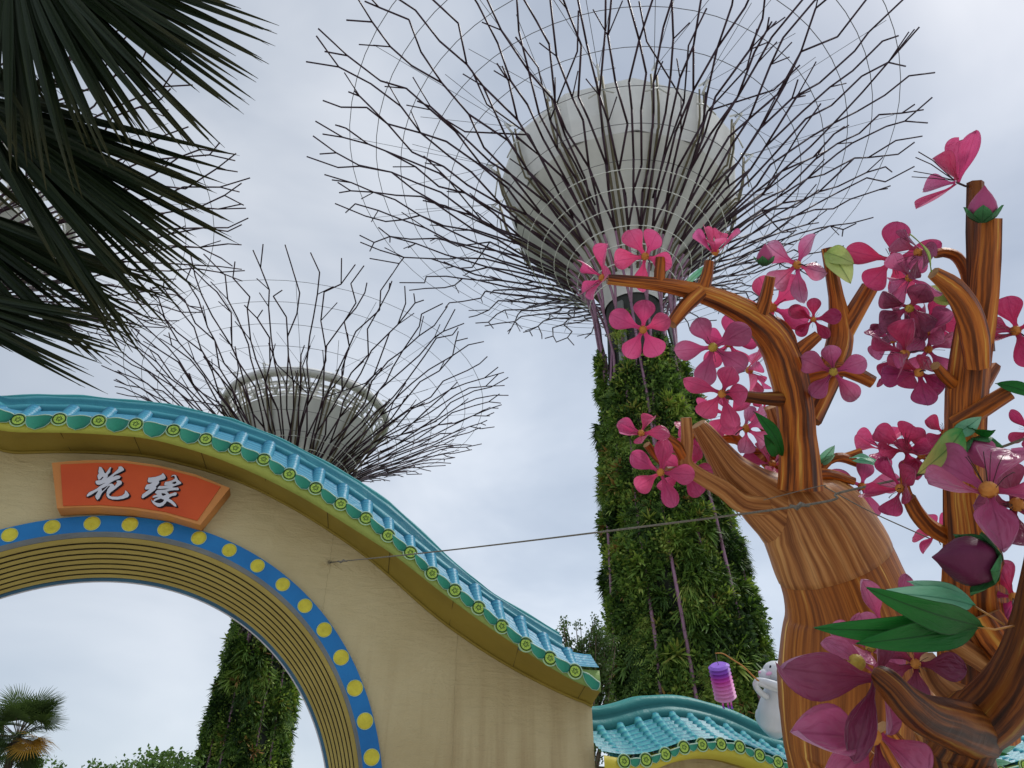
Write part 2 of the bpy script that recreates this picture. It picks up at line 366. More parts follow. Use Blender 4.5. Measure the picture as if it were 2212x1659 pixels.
M['mauve'] = petalmat('mauve_petal', (.52, .045, .16), (.64, .29, .47), (.40, .06, .16))
M['crimson'] = petalmat('crimson_petal', (.44, .018, .08), (.52, .09, .24), (.38, .026, .09))
M['plum'] = petalmat('plum_petal', (.24, .016, .06), (.42, .15, .29), (.16, .018, .045))
M['centre'] = simple('flower_centre', (.62, .25, .05), (.32, .10, .02), 10, .5, .5, 18)
M['centre_y'] = simple('yellow_flower_centre', (.52, .38, .06), (.30, .18, .03), 10, .5, .5, 18)
M['stamen'] = simple('stamen', (.06, .03, .03), (.03, .02, .02), 10, .6, 0)
def leafpaint(name, c1, c2, cv):
    m, nt, b = newmat(name); uv = nd(nt, 'ShaderNodeUVMap'); s = nd(nt, 'ShaderNodeSeparateXYZ'); nt.links.new(uv.outputs[0], s.inputs[0])
    n = noise(nt, coords(nt, 'UV', (2, 3, 1)), 2, 4, .5, .5)
    g = ramp(nt, mathn(nt, 'ADD', s.outputs['Y'], mathn(nt, 'MULTIPLY', mathn(nt, 'SUBTRACT', n, .5), .6)), [(.1, c1), (.9, c2)])
    a = mathn(nt, 'ABSOLUTE', mathn(nt, 'SUBTRACT', s.outputs['X'], .5))
    vein = ramp(nt, a, [(.006, (1, 1, 1)), (.04, (0, 0, 0)), (.46, (0, 0, 0)), (.49, (1, 1, 1))])
    c = mix(nt, mathn(nt, 'MULTIPLY', vein, .7), g, cv)
    nt.links.new(c, b.inputs['Base Color']); b.inputs['Roughness'].default_value = .42
    bump(nt, b, noise(nt, coords(nt, 'UV', (4, 2, 1)), 2.5, 3, .5, 1.0), .4, .02)
    t = nd(nt, 'ShaderNodeBsdfTranslucent'); nt.links.new(c, t.inputs['Color'])
    ms = nd(nt, 'ShaderNodeMixShader'); ms.inputs[0].default_value = .3
    nt.links.new(b.outputs[0], ms.inputs[1]); nt.links.new(t.outputs[0], ms.inputs[2]); nt.links.new(ms.outputs[0], nt.nodes['Material Output'].inputs[0])
    return m
M['leaf_dark'] = leafpaint('dark_green_leaf', (.010, .11, .014), (.018, .17, .026), (.008, .04, .01))
M['leaf_mint'] = leafpaint('mint_leaf', (.12, .48, .28), (.30, .62, .42), (.04, .22, .13))
M['leaf_lime'] = leafpaint('lime_leaf', (.35, .50, .12), (.52, .60, .22), (.20, .28, .08))
M['leaf_mix'] = leafpaint('green_to_yellow_leaf', (.07, .33, .08), (.48, .45, .13), (.06, .14, .03))
M['sepal'] = leafpaint('sepal', (.035, .14, .05), (.07, .25, .09), (.02, .07, .03))
def budmat():
    m, nt, b = newmat('bud_petal'); uv = nd(nt, 'ShaderNodeUVMap'); s = nd(nt, 'ShaderNodeSeparateXYZ'); nt.links.new(uv.outputs[0], s.inputs[0])
    nt.links.new(ramp(nt, s.outputs['Y'], [(0, (.28, .14, .12)), (.4, (.38, .07, .18)), (1, (.36, .04, .12))]), b.inputs['Base Color']); b.inputs['Roughness'].default_value = .45
    bump(nt, b, noise(nt, coords(nt, 'UV', (12, 1, 1)), 3, 2), .4, .01); return m
M['bud'] = budmat(); M['bud_dark'] = fab('dark_plum_bud', (.13, .018, .06), (.09, .012, .04), .45, .5, scale=6)
M['rabbit'] = fab('white_satin', (.66, .67, .69), (.54, .56, .60), .4, .35, scale=3)
M['blush'] = simple('blush', (.75, .35, .60), (.7, .45, .6), 5, .6, 0)
M['eye'] = simple('eye', (.02, .02, .04), (.01, .01, .02), 5, .3, 0)
M['stick'] = simple('orange_stick', (.50, .24, .06), (.35, .15, .04), 10, .5, .1)
def lanternmat():
    m, nt, b = newmat('lantern_paper'); uv = nd(nt, 'ShaderNodeUVMap'); s = nd(nt, 'ShaderNodeSeparateXYZ'); nt.links.new(uv.outputs[0], s.inputs[0])
    nt.links.new(ramp(nt, s.outputs['Y'], [(0, (.62, .30, .50)), (.35, (.66, .22, .50)), (.6, (.55, .06, .38)), (.78, (.25, .05, .42)), (1, (.30, .14, .62))]), b.inputs['Base Color']); b.inputs['Roughness'].default_value = .5
    return m
M['lantern'] = lanternmat()

# ------------------------------------------------------------------ ground
mb = MB(); S = 900
mb.face([mb.add([(-S, -S, 0), (S, -S, 0), (S, S, 0), (-S, S, 0)])+i for i in range(4)])
o = mb.build('ground', M['ground']); o['kind'] = 'structure'
mb = MB()
for (x0, y0, x1, y1) in ((-120, 20, 120, 140),):
    b0 = mb.add([(x0, y0, .004), (x1, y0, .004), (x1, y1, .004), (x0, y1, .004)]); mb.face([b0, b0+1, b0+2, b0+3])
o = mb.build('lawn', M['grass']); o['kind'] = 'structure'

# ------------------------------------------------------------------ the tree-shaped towers
def plant_protos(rng):
    """each prototype: (N,4,3) quads + (N,) tint, in a frame x tangent, y outward, z up"""
    P = []
    def blade(Q, T, base, d, up, L, W, droop, tint, seg=2):
        d = np.array(d)/np.linalg.norm(d); side = np.cross(d, up); side /= (np.linalg.norm(side)+1e-9)
        prev = np.array(base); pw = W*.35
        for k in range(1, seg+1):
            t = k/seg; p = np.array(base)+d*L*t+np.array([0, 0, -droop*L*t*t]); w = W if k < seg else W*.06
            Q.append([prev-side*pw, prev+side*pw, p+side*w, p-side*w]); T.append(tint); prev = p; pw = w
    for kind in range(14):
        Q, T = [], []
        if kind in (0, 1, 2, 3):           # spiky rosettes
            base_t = [.40, .55, .90, .97][kind]
            for i in range(15):
                a = rng.uniform(0, 2*PI); el_ = rng.uniform(.1, 1.2)
                d = (math.cos(a)*math.cos(el_), .35+math.sin(el_)*.8, math.sin(a)*math.cos(el_)+.25)
                blade(Q, T, (0, 0, 0), d, (0, .3, 1), rng.uniform(.75, 1.1), .075, rng.uniform(.1, .4), base_t+rng.uniform(-.08, .06))
        elif kind in (4, 5, 6):            # ferns: arching fronds with leaflets
            for i in range(7):
                a = rng.uniform(0, 2*PI); d = np.array((math.cos(a), .7, math.sin(a)*.8+.2)); d /= np.linalg.norm(d); L = rng.uniform(.8, 1.25); tt = rng.uniform(.3, .62)
                side = np.cross(d, (0, 1, .3)); side /= np.linalg.norm(side)
                for k in range(1, 9):
                    t = k/8; p = d*L*t+np.array((0, 0, -.55*L*t*t)); w = .26*math.sin(PI*min(t*.85+.12, 1))
                    for s_ in (-1, 1):
                        q = p+side*s_*w+d*.06+np.array((0, 0, -.05)); e_ = d*.045
                        Q.append([p-e_*.5, q-e_*.2, q+e_*.3, p+e_]); T.append(tt+rng.uniform(-.08, .08))
        elif kind in (7, 8, 9, 10):        # leafy clumps
            for i in range(46):
                c = rng.normal(0, 1, 3); c /= np.linalg.norm(c); c *= rng.uniform(.2, .85); c[1] = abs(c[1])*.7+.05
                d = c/np.linalg.norm(c)+rng.normal(0, .5, 3)+np.array((0, .1, -.35)); d /= np.linalg.norm(d)
                side = np.cross(d, rng.normal(0, 1, 3)); side /= np.linalg.norm(side); L = rng.uniform(.18, .38); W = L*.30
                Q.append([c, c+d*L*.5-side*W, c+d*L, c+d*L*.5+side*W]); T.append((.18+.12*(kind-7))+rng.uniform(-.12, .2))
        else:                              # trailing grassy tufts
            for i in range(20):
                a = rng.uniform(0, 2*PI)
                blade(Q, T, (rng.uniform(-.3, .3), 0, rng.uniform(-.2, .2)), (math.cos(a)*.6, .75, math.sin(a)*.5+.1), (0, .3, 1), rng.uniform(.5, 1.0), .038, rng.uniform(.5, 1.0), [.3, .48, .68][kind-11]+rng.uniform(-.1, .1))
        P.append((np.array(Q, dtype=float), np.array(T)))
    return P
PROT = plant_protos(np.random.default_rng(5))

def tower(label, cx, cy, D0, rim_h, rim_r, trunk, rods, cone, band, lattice, ztop, nplants, psize, seed, plant_half=PI, lean=0.0):
    rng = random.Random(seed); nr = np.random.default_rng(seed)
    base = Vector((cx, cy, 0)); root = thing('tree_shaped_tower', label, 'tower', base, 'tree shaped towers with branching steel canopies')
    def P(th, r, z): return Vector((cx+r*math.cos(th), cy+r*math.sin(th), z))
    # solid core of the trunk
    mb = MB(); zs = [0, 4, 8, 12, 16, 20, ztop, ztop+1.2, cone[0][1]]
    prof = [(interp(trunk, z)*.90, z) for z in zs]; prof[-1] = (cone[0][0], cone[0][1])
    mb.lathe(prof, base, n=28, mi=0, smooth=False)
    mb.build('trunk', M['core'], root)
    mb = MB()                              # grey concrete fins near the top of the trunk
    for k in range(3):
        th = 2*PI*k/3-2.2; r = interp(trunk, ztop)*.93
        for z0, z1 in ((ztop-5, ztop+.5),):
            a = P(th, interp(trunk, z0)*.95, z0); b_ = P(th, r, z1); t_ = Vector((-math.sin(th), math.cos(th), 0)); o_ = Vector((math.cos(th), math.sin(th), 0))
            mb.box((a+b_)/2+o_*.12, t_*.22, o_*.07, (b_-a)/2)
    mb.build('concrete_fin', M['corelight'], root)
    # funnel, band and rim
    mb = MB(); mb.lathe([(r, z) for r, z in cone], base, n=48, smooth=True)
    top = cone[-1]; mb.lathe([(top[0], top[1]), (top[0]*.5, top[1]+.05), (.01, top[1]+.1)], base, n=48)
    mb.build('funnel', M['goblet'], root)
    if not lattice:
        mb = MB(); mb.lathe(band, base, n=12, smooth=False, mi=0); b1 = band[-1]
        mb.lathe([(b1[0], b1[1]), (b1[0]-.15, b1[1]+.12), (b1[0]-.6, b1[1]+.05), (band[0][0]-.1, band[0][1]+.02)], base, n=12, smooth=False)
        mb.lathe([(b1[0]-.6, b1[1]-.25), (.01, b1[1]-.2)], base, n=12, smooth=False)
        mb.build('rim_band', M['goblet2'], root)
    else:
        mb = MB(); b0, b1 = band[0], band[-1]
        ring = [P(2*PI*k/64, b1[0], b1[1]) for k in range(65)]; mb.tube(ring, .32, 10, caps=False)
        mb.build('rim_band', M['goblet2'], root)
        mb = MB(); NT = 40
        for k in range(NT):
            t0, t1 = 2*PI*k/NT, 2*PI*(k+1)/NT; tm = (t0+t1)/2
            mb.tube([P(t0, b0[0], b0[1]), P(tm, b1[0], b1[1])], .10, 5); mb.tube([P(tm, b1[0], b1[1]), P(t1, b0[0], b0[1])], .07, 5)
        for f in (0, .3, .55, .8):
            r_, z_ = b0[0]+(b1[0]-b0[0])*f, b0[1]+(b1[1]-b0[1])*f
            mb.tube([P(2*PI*k/64, r_, z_) for k in range(65)], .07, 5, caps=False)
        for f in np.linspace(.15, .95, 9):   # deck slats inside the ring
            mb.tube([P(2*PI*k/48, b0[0]*f, b1[1]-.3) for k in range(49)], .12, 4, caps=False)
        for k in range(16):
            mb.tube([P(2*PI*k/16, .5, b1[1]-.2), P(2*PI*k/16, b1[0]-.2, b1[1]-.2)], .14, 4)
        mb.build('rim_lattice', M['goblet2'], root)
    # brackets on the funnel
    NB = 16
    full = cone+(band if not lattice else [band[-1]])
    for k in range(NB):
        th = 2*PI*(k+.37)/NB; mb = MB(); t_ = Vector((-math.sin(th), math.cos(th), 0))
        path = [(r+.16+.10*i/len(full), z) for i, (r, z) in enumerate(full) if z > cone[0][1]+.6]
        for s_ in (-1, 1):
            mb.tube([P(th, r, z)+t_*.15*s_ for r, z in path], .07, 4, mi=0)
        e_ = path[-1]
        mb.tube([P(th, e_[0], e_[1]-.3), P(th, e_[0]+.55, e_[1]+.25), P(th, e_[0]-.1, e_[1]+.55)], .07, 5, mi=1)
        for s_ in (-1, 1): mb.tube([P(th, e_[0], e_[1]-1.1)+t_*.1, P(th+s_*.09, e_[0]+.05, e_[1]-1.6)], .045, 5, mi=1)
        mb.build('bracket', [M['bracket'], M['ringrod']], root)
    # --- canopy: rods bundle up the trunk, fork, merge and fork again towards the rim
    tab = rods; L = [0]
    for (r0, z0), (r1, z1) in zip(tab, tab[1:]): L.append(L[-1]+math.hypot(r1-r0, z1-z0))
    # smooth the profile
    pts2, _ = catmull([Vector((r, z, 0)) for r, z in tab], [1]*len(tab), 6)
    LL = [0]
    for a, b_ in zip(pts2, pts2[1:]): LL.append(LL[-1]+(b_-a).length)
    tot = LL[-1]
    def prof(s):
        s = max(0, s)*tot
        if s >= tot:
            d = (pts2[-1]-pts2[-2]).normalized(); q = pts2[-1]+d*(s-tot); return q.x, q.y
        for i in range(len(LL)-1):
            if s <= LL[i+1]:
                f = (s-LL[i])/(LL[i+1]-LL[i]); q = pts2[i].lerp(pts2[i+1], f); return q.x, q.y
    def node(th, s): r, z = prof(s); return P(th, r, z)
    NS = 96; dl = 2*PI/NS
    KS = [0, .10, .19, .275, .345, .44, .52, .62, .70, .79, .87, .94]
    ph = ['B', 'Q', 'Q', 'A', 'A', 'P', 'P', 'A', 'A', 'P', 'P', 'S']
    cache = {}
    def key(i, k):
        p_ = ph[k]
        if k >= 3 and rng_skip(i, k): return (k, 'S', i)
        if p_ == 'B': return (k, 'B', (i//6) % 16)
        if p_ == 'Q': return (k, 'Q', (i//3) % 32)
        if p_ == 'P': return (k, 'P', (i//2) % 48)
        if p_ == 'A': return (k, 'A', ((i+1)//2) % 48)
        return (k, 'S', i)
    skips = {(i, k): rng.random() < .38+.01*k for i in range(NS) for k in range(12)}
    def rng_skip(i, k): return skips[(i, k)]
    def pos(kk):
        if kk in cache: return cache[kk]
        k, t, q = kk; j = rng.uniform(-.32, .32)*(1 if k > 2 else .25); js = rng.uniform(-.022, .022)*(1 if k > 2 else .3)
        if t == 'B': th = (q*6+2.5)*dl
        elif t == 'Q': th = (q*3+1)*dl
        elif t == 'P': th = (q*2+.5)*dl
        elif t == 'A': th = (q*2-.5)*dl
        else: th = q*dl; j *= 1.2
        cache[kk] = (th+j*dl, KS[k]+js); return cache[kk]
    done = set(); zr0 = tab[0][1]
    ends = []
    for pi in range(48):
        mb = MB()
        for i in (pi*2, pi*2+1):
            ks = [key(i, k) for k in range(len(KS))]
            kend = len(KS)-1 if rng.random() < .8 else rng.choice([7, 8, 9, 10])
            for k in range(kend):
                a, b_ = ks[k], ks[k+1]
                if (a, b_) in done: continue
                done.add((a, b_)); (t0, s0), (t1, s1) = pos(a), pos(b_)
                if abs(t1-t0) > PI: t1 += 2*PI*(1 if t0 > t1 else -1)
                rad = (.070-.026*KS[k])*(D0/30.9)**-.35*(1.25 if D0 > 40 else 1)
                n_ = 2 if k < 3 else 1
                mb.tube([node(t0+(t1-t0)*q/n_, s0+(s1-s0)*q/n_) for q in range(n_+1)], rad, 5, mi=1 if k < 2 else 0, smooth=True)
            # free tip, sometimes forked
            t0, s0 = pos(ks[kend]); tt = t0+rng.uniform(-.9, .9)*dl; ds = rng.uniform(.03, .10)
            if kend < 11: ds *= .7
            mb.tube([node(t0, s0), node(tt, s0+ds)], .044, 5); ends.append((tt, s0+ds))
            if rng.random() < .45: mb.tube([node(t0, s0), node(t0-(tt-t0)+rng.uniform(-.3, .3)*dl, s0+ds*rng.uniform(.5, .9))], .044, 5)
            for _ in range(rng.choice((1, 1, 2))):
                k = rng.choice([5, 6, 7, 8, 9, 10]); tq, sq = pos(ks[k]) if k <= kend else (t0, s0)
                mb.tube([node(tq, sq), node(tq+rng.choice((-1, 1))*rng.uniform(.5, 1.1)*dl, sq+rng.uniform(.035, .08))], .034, 5)
        # trunk rods for this bundle
        if pi % 3 == 0:
            q = pi//3; (tb, sb) = pos((0, 'B', q)); pth = []
            for z in (0, 5, 10, 15, 20, 24, zr0):
                if z > zr0: break
                w = tb+.03*math.sin(z*.45+q)+(.16*(1-z/zr0) if q % 3 == 0 else 0)
                pth.append(P(w, interp(trunk, z)*(1.06 if q % 3 else .98), z))
            r_, z_ = prof(sb); pth[-1] = P(tb, r_, z_); mb.tube(pth, .07, 6, mi=1)
            mb.tube([P(tb, interp(trunk, zr0-9)*1.05, zr0-9), P(tb+dl*6, interp(trunk, zr0-2)*1.0, zr0-2)], .07, 5, mi=1)
        mb.build('branch', [M['rod'], M['rodlow']], root)
    # inner layer of plain rods
    for q in range(12):
        mb = MB(); t0 = (q+.2)*2*PI/12
        r0, z0 = prof(.05); pth = []
        for s_ in (.27, .38, .5):
            r, z = prof(s_); pth.append(P(t0+.35*s_*(1 if q % 2 else -1), r*(1-.10*s_)-.12, z+.5*s_))
        mb.tube(pth, .055, 5, mi=0)
        r, z = prof(.5); e_ = pth[-1]
        for s_ in (-1, 1):
            mb.tube([e_, P(t0+s_*.10, *prof(.60)), P(t0+s_*.14, *prof(.68))], .045, 5)
        mb.build('inner_branch', [M['rod'], M['rodlow']], root)
    # ring cables and white hoops
    for s_ in (.35, .43, .51, .59, .67, .75, .83, .91):
        mb = MB(); mb.tube([node(2*PI*k/64, s_) for k in range(65)], .02, 4, caps=False); mb.build('ring_cable', M['cable'], root)
    for k_ in range(7):
        s_ = .07+.043*k_
        mb = MB(); r, z = prof(s_); mb.tube([P(2*PI*k/48, r+.06, z) for k in range(49)], .033, 5, caps=False); mb.build('hoop', M['ringrod'], root)
    e_ = full[-1]
    for k in range(NB):
        th = 2*PI*(k+.37)/NB; mb = MB()
        for s_, dth in ((.55, .1), (.72, -.12), (.72, .12), (.9, 0)): mb.tube([P(th, e_[0]+.4, e_[1]+.3), node(th+dth, s_)], .016, 4)
        mb.build('stay_cable', M['cable'], root)
    # --- plants all over the trunk
    Vs, Ts = [], []
    az_cam = math.atan2(-cy, -cx)
    zs_ = nr.uniform(.5, ztop+1.0, nplants*2)
    n_ = 0
    for z in zs_:
        if n_ >= nplants: break
        th = az_cam+nr.uniform(-plant_half, plant_half)
        # thin and patchy near the top and in vertical gaps
        g = math.sin(th*7+seed)+.8*math.sin(th*13+z*.5+seed)+.5*math.sin(z*1.3+th*3)
        if z > ztop-6.5 and g < (z-(ztop-6.5))*.42-.6: continue
        if g < -.6 and nr.uniform() < .88: continue
        n_ += 1
        u = nr.uniform(); patch = math.sin(th*4+z*.7+seed)+math.sin(z*1.1-th*3)
        if u < .09: kd = [0, 1][nr.integers(0, 2)]
        elif u < .125: kd = [2, 3][nr.integers(0, 2)] if nr.uniform() < .7 else 2
        elif u < .22+.08*patch: kd = nr.integers(4, 7)
        elif u < .95: kd = nr.integers(7, 11)
        else: kd = nr.integers(11, 14)
        hv = math.sin(math.floor(th*3.1+.35*math.sin(z))*12.9898+math.floor(z/1.3+.4*math.sin(th*5))*78.233+seed)*43758.5453; hv -= math.floor(hv)
        if nr.uniform() < .62: kd = [0, 4, 5, 7, 8, 9, 10, 11, 7, 6, 12, 9][int(hv*12)]
        Q, T = PROT[kd]; s_ = (.8+.45*abs(math.sin(hv*40)))*psize*nr.uniform(.6, 1.35)*(1.0 if 7 <= kd <= 10 else (1.15 if kd < 4 else 1))
        r = interp(trunk, z)*.93+nr.uniform(-.05, .22)*(1+.25*patch)+.10*math.sin(th*5+z*.8)*math.sin(z*1.7+th*2)+(.15 if kd < 4 else 0)
        a = nr.uniform(-.6, .6); ca, sa = math.cos(a), math.sin(a)
        q = Q*s_; x, y, zz = q[..., 0]*ca-q[..., 2]*sa, q[..., 1], q[..., 0]*sa+q[..., 2]*ca
        ct, st = math.cos(th), math.sin(th)
        W = np.stack([cx+r*ct-x*st+y*ct, cy+r*st+x*ct+y*st, z+zz], -1)
        Vs.append(W); Ts.append(np.clip(T+nr.uniform(-.16, .12)+.04*patch+.34*(math.sin(hv*91)*.5), 0, .86 if kd > 3 else 1))
    fast_quads('climbing_plants', np.concatenate(Vs), np.concatenate(Ts), M['plants'], root, kind='stuff')
    if lean:                               # the trunk leans a little towards its neck
        for ch in root.children:
            n = len(ch.data.vertices); co = np.empty(n*3, dtype=np.float32); ch.data.vertices.foreach_get('co', co); co = co.reshape(-1, 3)
            co[:, 0] += lean*np.clip(26-co[:, 2], 0, 26); ch.data.vertices.foreach_set('co', co.reshape(-1)); ch.data.update()
    return root
def azpos(az, D): a = math.radians(az); return D*math.sin(a), D*math.cos(a)
# right hand, large
x, y = azpos(11.7, 30.9)
tower('largest tree-shaped tower, its planted trunk behind the pink blossom tree, closed grey cup', x, y, 30.9, 39.6, 17.9,
      trunk=[(0, 3.2), (8.7, 2.85), (16.4, 2.45), (20, 2.15), (23.8, 1.8), (26.5, 1.6), (28.5, 1.55)],
      rods=[(2.0, 26.5), (2.15, 28.0), (2.75, 29.8), (4.4, 31.5), (7.4, 33.7), (10.3, 35.7), (14.0, 38.1), (17.6, 39.5)],
      cone=[(1.5, 27.6), (1.6, 29.0), (2.5, 30.7), (4.1, 32.3), (6.0, 34.3)],
      band=[(6.15, 34.3), (6.6, 35.6), (6.95, 37.5)], lattice=False, ztop=26.6, nplants=10500, psize=.46, seed=11, plant_half=2.2, lean=.034)
x, y = azpos(-17.6, 54.6)
tower('tree-shaped tower behind the arched gate, its planted trunk showing through the arch', x, y, 54.6, 37.6, 16.0,
      trunk=[(0, 3.0), (11, 2.3), (17, 2.05), (22, 1.8), (25, 1.65), (28, 1.5)],
      rods=[(2.0, 25.0), (2.1, 26.7), (2.7, 28.7), (4.1, 30.4), (6.9, 32.5), (9.4, 34.2), (12.6, 36.3), (15.8, 37.6)],
      cone=[(1.5, 26.2), (1.7, 27.2), (2.9, 29.0), (4.2, 31.2), (5.4, 33.6)],
      band=[(5.5, 33.7), (6.3, 35.2)], lattice=True, ztop=22.5, nplants=4000, psize=.56, seed=23, plant_half=2.0)
x, y = azpos(-48.0, 46.0)
tower('tree-shaped tower at far left, half hidden behind the dark fan palm leaves', x, y, 46.0, 39.6, 17.0,
      trunk=[(0, 3.5), (11, 2.9), (17, 2.5), (22, 2.1), (26, 1.8), (29, 1.6)],
      rods=[(2.0, 26.5), (2.1, 28.2), (2.6, 30.2), (4.0, 31.9), (7.1, 34.3), (10.0, 36.2), (13.6, 38.3), (17.2, 39.5)],
      cone=[(1.5, 28.0), (1.7, 29.3), (2.9, 31.2), (4.6, 33.0), (6.0, 34.9)],
      band=[(6.2, 35.0), (7.3, 37.0)], lattice=True, ztop=24, nplants=500, psize=.6, seed=37, plant_half=1.6)

# ------------------------------------------------------------------ the arched gateway
YAW = math.radians(14); WD = Vector((math.cos(YAW), math.sin(YAW), 0)); WN = Vector((-math.sin(YAW), math.cos(YAW), 0)); W0 = Vector((-4.92, 9, 0))
def onwall(u, v, off=0.0):
    r = ray(u, v); t = ((W0+WN*off-CAM).dot(WN))/r.dot(WN); p = CAM+r*t
    return ((p-W0).dot(WD), p.z)
def wp(x, z, off=0.0): q = W0+WD*x+WN*off; return Vector((q.x, q.y, z))
AC = (.14, 2.44); AR = 3.44            # outer circle of the blue ring
def curve_mirror(px, off, xc=-1.0, lim=-3.2):
    q = sorted(onwall(u, v, off) for u, v in px)
    left = [(2*xc-x, z) for x, z in q if 2*xc-x < q[0][0]-.1][::-1]; return left+q
def resample(c, xs): return [(x, interp(c, x)) for x in xs]
def smooth_curve(c, xs, w=.25):
    out = []
    for x in xs:
        acc = [interp(c, min(max(x+w*k/4, c[0][0]), c[-1][0])) for k in range(-4, 5)]; out.append((x, sum(acc)/9))
    out[0] = (xs[0], interp(c, xs[0])); out[-1] = (xs[-1], interp(c, xs[-1])); return out
def poly_mesh(name, loops, thick, place, mat, parent, label=None):
    """filled outline with holes, given real thickness; place(x, y, z) -> world"""
    cu = bpy.data.curves.new('outline', 'CURVE'); cu.dimensions = '2D'; cu.fill_mode = 'BOTH'; cu.extrude = thick/2
    for lp in loops:
        s_ = cu.splines.new('POLY'); s_.points.add(len(lp)-1); s_.use_cyclic_u = True
        for i, (x, y) in enumerate(lp): s_.points[i].co = (x, y, 0, 1)
    ob = bpy.data.objects.new('outline', cu); COL.objects.link(ob)
    bpy.context.view_layer.update()
    me = bpy.data.meshes.new_from_object(ob.evaluated_get(bpy.context.evaluated_depsgraph_get()))
    bpy.data.objects.remove(ob); bpy.data.curves.remove(cu)
    for v in me.vertices: v.co = place(v.co.x, v.co.y, v.co.z)
    me.name = name; me.materials.clear(); me.materials.append(mat)
    if not me.uv_layers: me.uv_layers.new(name='UVMap')
    o = bpy.data.objects.new(name, me); COL.objects.link(o)
    if parent is not None: o.parent = parent; o.location = -parent_loc(parent)
    if label: o['label'] = label
    return o
gate = thing('arched_gateway', 'beige fabric gateway with round arch, blue dotted ring, turquoise tiled roof and orange sign', 'gateway', wp(AC[0], 0, .6))
Wpx = [(0, 980), (100, 975), (195, 976), (324, 984), (449, 1015), (547, 1050), (664, 1113), (781, 1191), (864, 1262), (926, 1320), (998, 1373), (1075, 1424), (1161, 1471), (1225, 1501), (1278, 1524)]
Fpx = [(0, 933), (100, 933), (195, 935), (324, 945), (449, 980), (547, 1019), (664, 1078), (781, 1152), (864, 1205), (926, 1258), (990, 1305), (1058, 1356), (1118, 1394), (1203, 1450), (1259, 1480), (1297, 1493)]
Dpx = [(40, 909), (129, 907), (214, 911), (294, 918), (375, 931), (445, 950), (509, 970), (570, 994), (625, 1026), (682, 1056), (736, 1090), (790, 1121), (838, 1158), (886, 1195), (933, 1240), (982, 1277), (1033, 1314), (1083, 1354), (1135, 1393), (1187, 1423), (1241, 1451)]
Rbpx = [(0, 893), (90, 889), (176, 890), (234, 894), (324, 902), (390, 912), (461, 929), (523, 947), (582, 966), (633, 994), (687, 1023), (734, 1054), (781, 1085), (828, 1125), (870, 1160), (922, 1202), (973, 1241), (1024, 1275), (1075, 1313), (1127, 1348), (1178, 1386), (1223, 1414)]
Rtpx = [(0, 858), (90, 853), (180, 856), (240, 862), (360, 873), (500, 905), (600, 945), (700, 996), (776, 1040), (840, 1084), (896, 1134), (956, 1192), (1010, 1240), (1058, 1278), (1118, 1314), (1182, 1352), (1206, 1366)]
OF = -.58
Wc = curve_mirror(Wpx, 0); Fc = curve_mirror(Fpx, OF); Rb = curve_mirror(Rbpx, -.30); Rt = curve_mirror(Rtpx, -.05)
Dc = sorted(onwall(u, v, OF-.03) for u, v in Dpx); xc = -1.0
Dm = curve_mirror(Dpx, OF-.03)
xe = Wc[-1][0]; xe2 = Fc[-1][0]; xr = Rt[-1][0]
N = 150
xs = [2*xc-xe+(2*(xe-xc))*i/N for i in range(N+1)]
Ws = smooth_curve(Wc, xs)
# wall with the arch cut through it
arch = [(AC[0]+(AR-.12)*math.cos(a), AC[1]+(AR-.12)*math.sin(a)) for a in np.linspace(0, PI, 61)]
outline = [(x, z+.0) for x, z in Ws]+[(xe, 0.01), (arch[0][0], 0.01)]+arch+[(arch[-1][0], 0.01), (2*xc-xe, .01)]
poly_mesh('wall', [outline], 1.3, lambda x, y, z: wp(x, y, .65-z), M['wall'], gate)
# blue ring with the yellow dots
inn = [(-.02+3.535*math.cos(a)*1.0, 2.13+3.535*math.sin(a)) for a in np.linspace(0, PI, 91)]
def ringpt(a, f, off):             # f 0 inner .. 1 outer
    xo, zo = AC[0]+AR*math.cos(a), AC[1]+AR*math.sin(a); k = (AR-.215)/AR
    xi, zi = AC[0]+AR*k*math.cos(a), AC[1]+AR*k*math.sin(a); return wp(xi+(xo-xi)*f, zi+(zo-zi)*f, off)
AA = list(np.linspace(0, PI, 97))
mb = MB()
secs = [(1.0, 0.0), (1.0, -.05), (0.0, -.05), (0.0, .0)]
P = [[ringpt(a, f, o) for f, o in secs] for a in AA]
P = [[wp(AC[0]+AR*1.0-(1-f)*.215, 0, o) for f, o in secs]]+P+[[wp(AC[0]-AR+(1-f)*.215, 0, o) for f, o in secs]]
mb.grid(P, smooth=False); mb.build('arch_ring', M['blue'], gate)
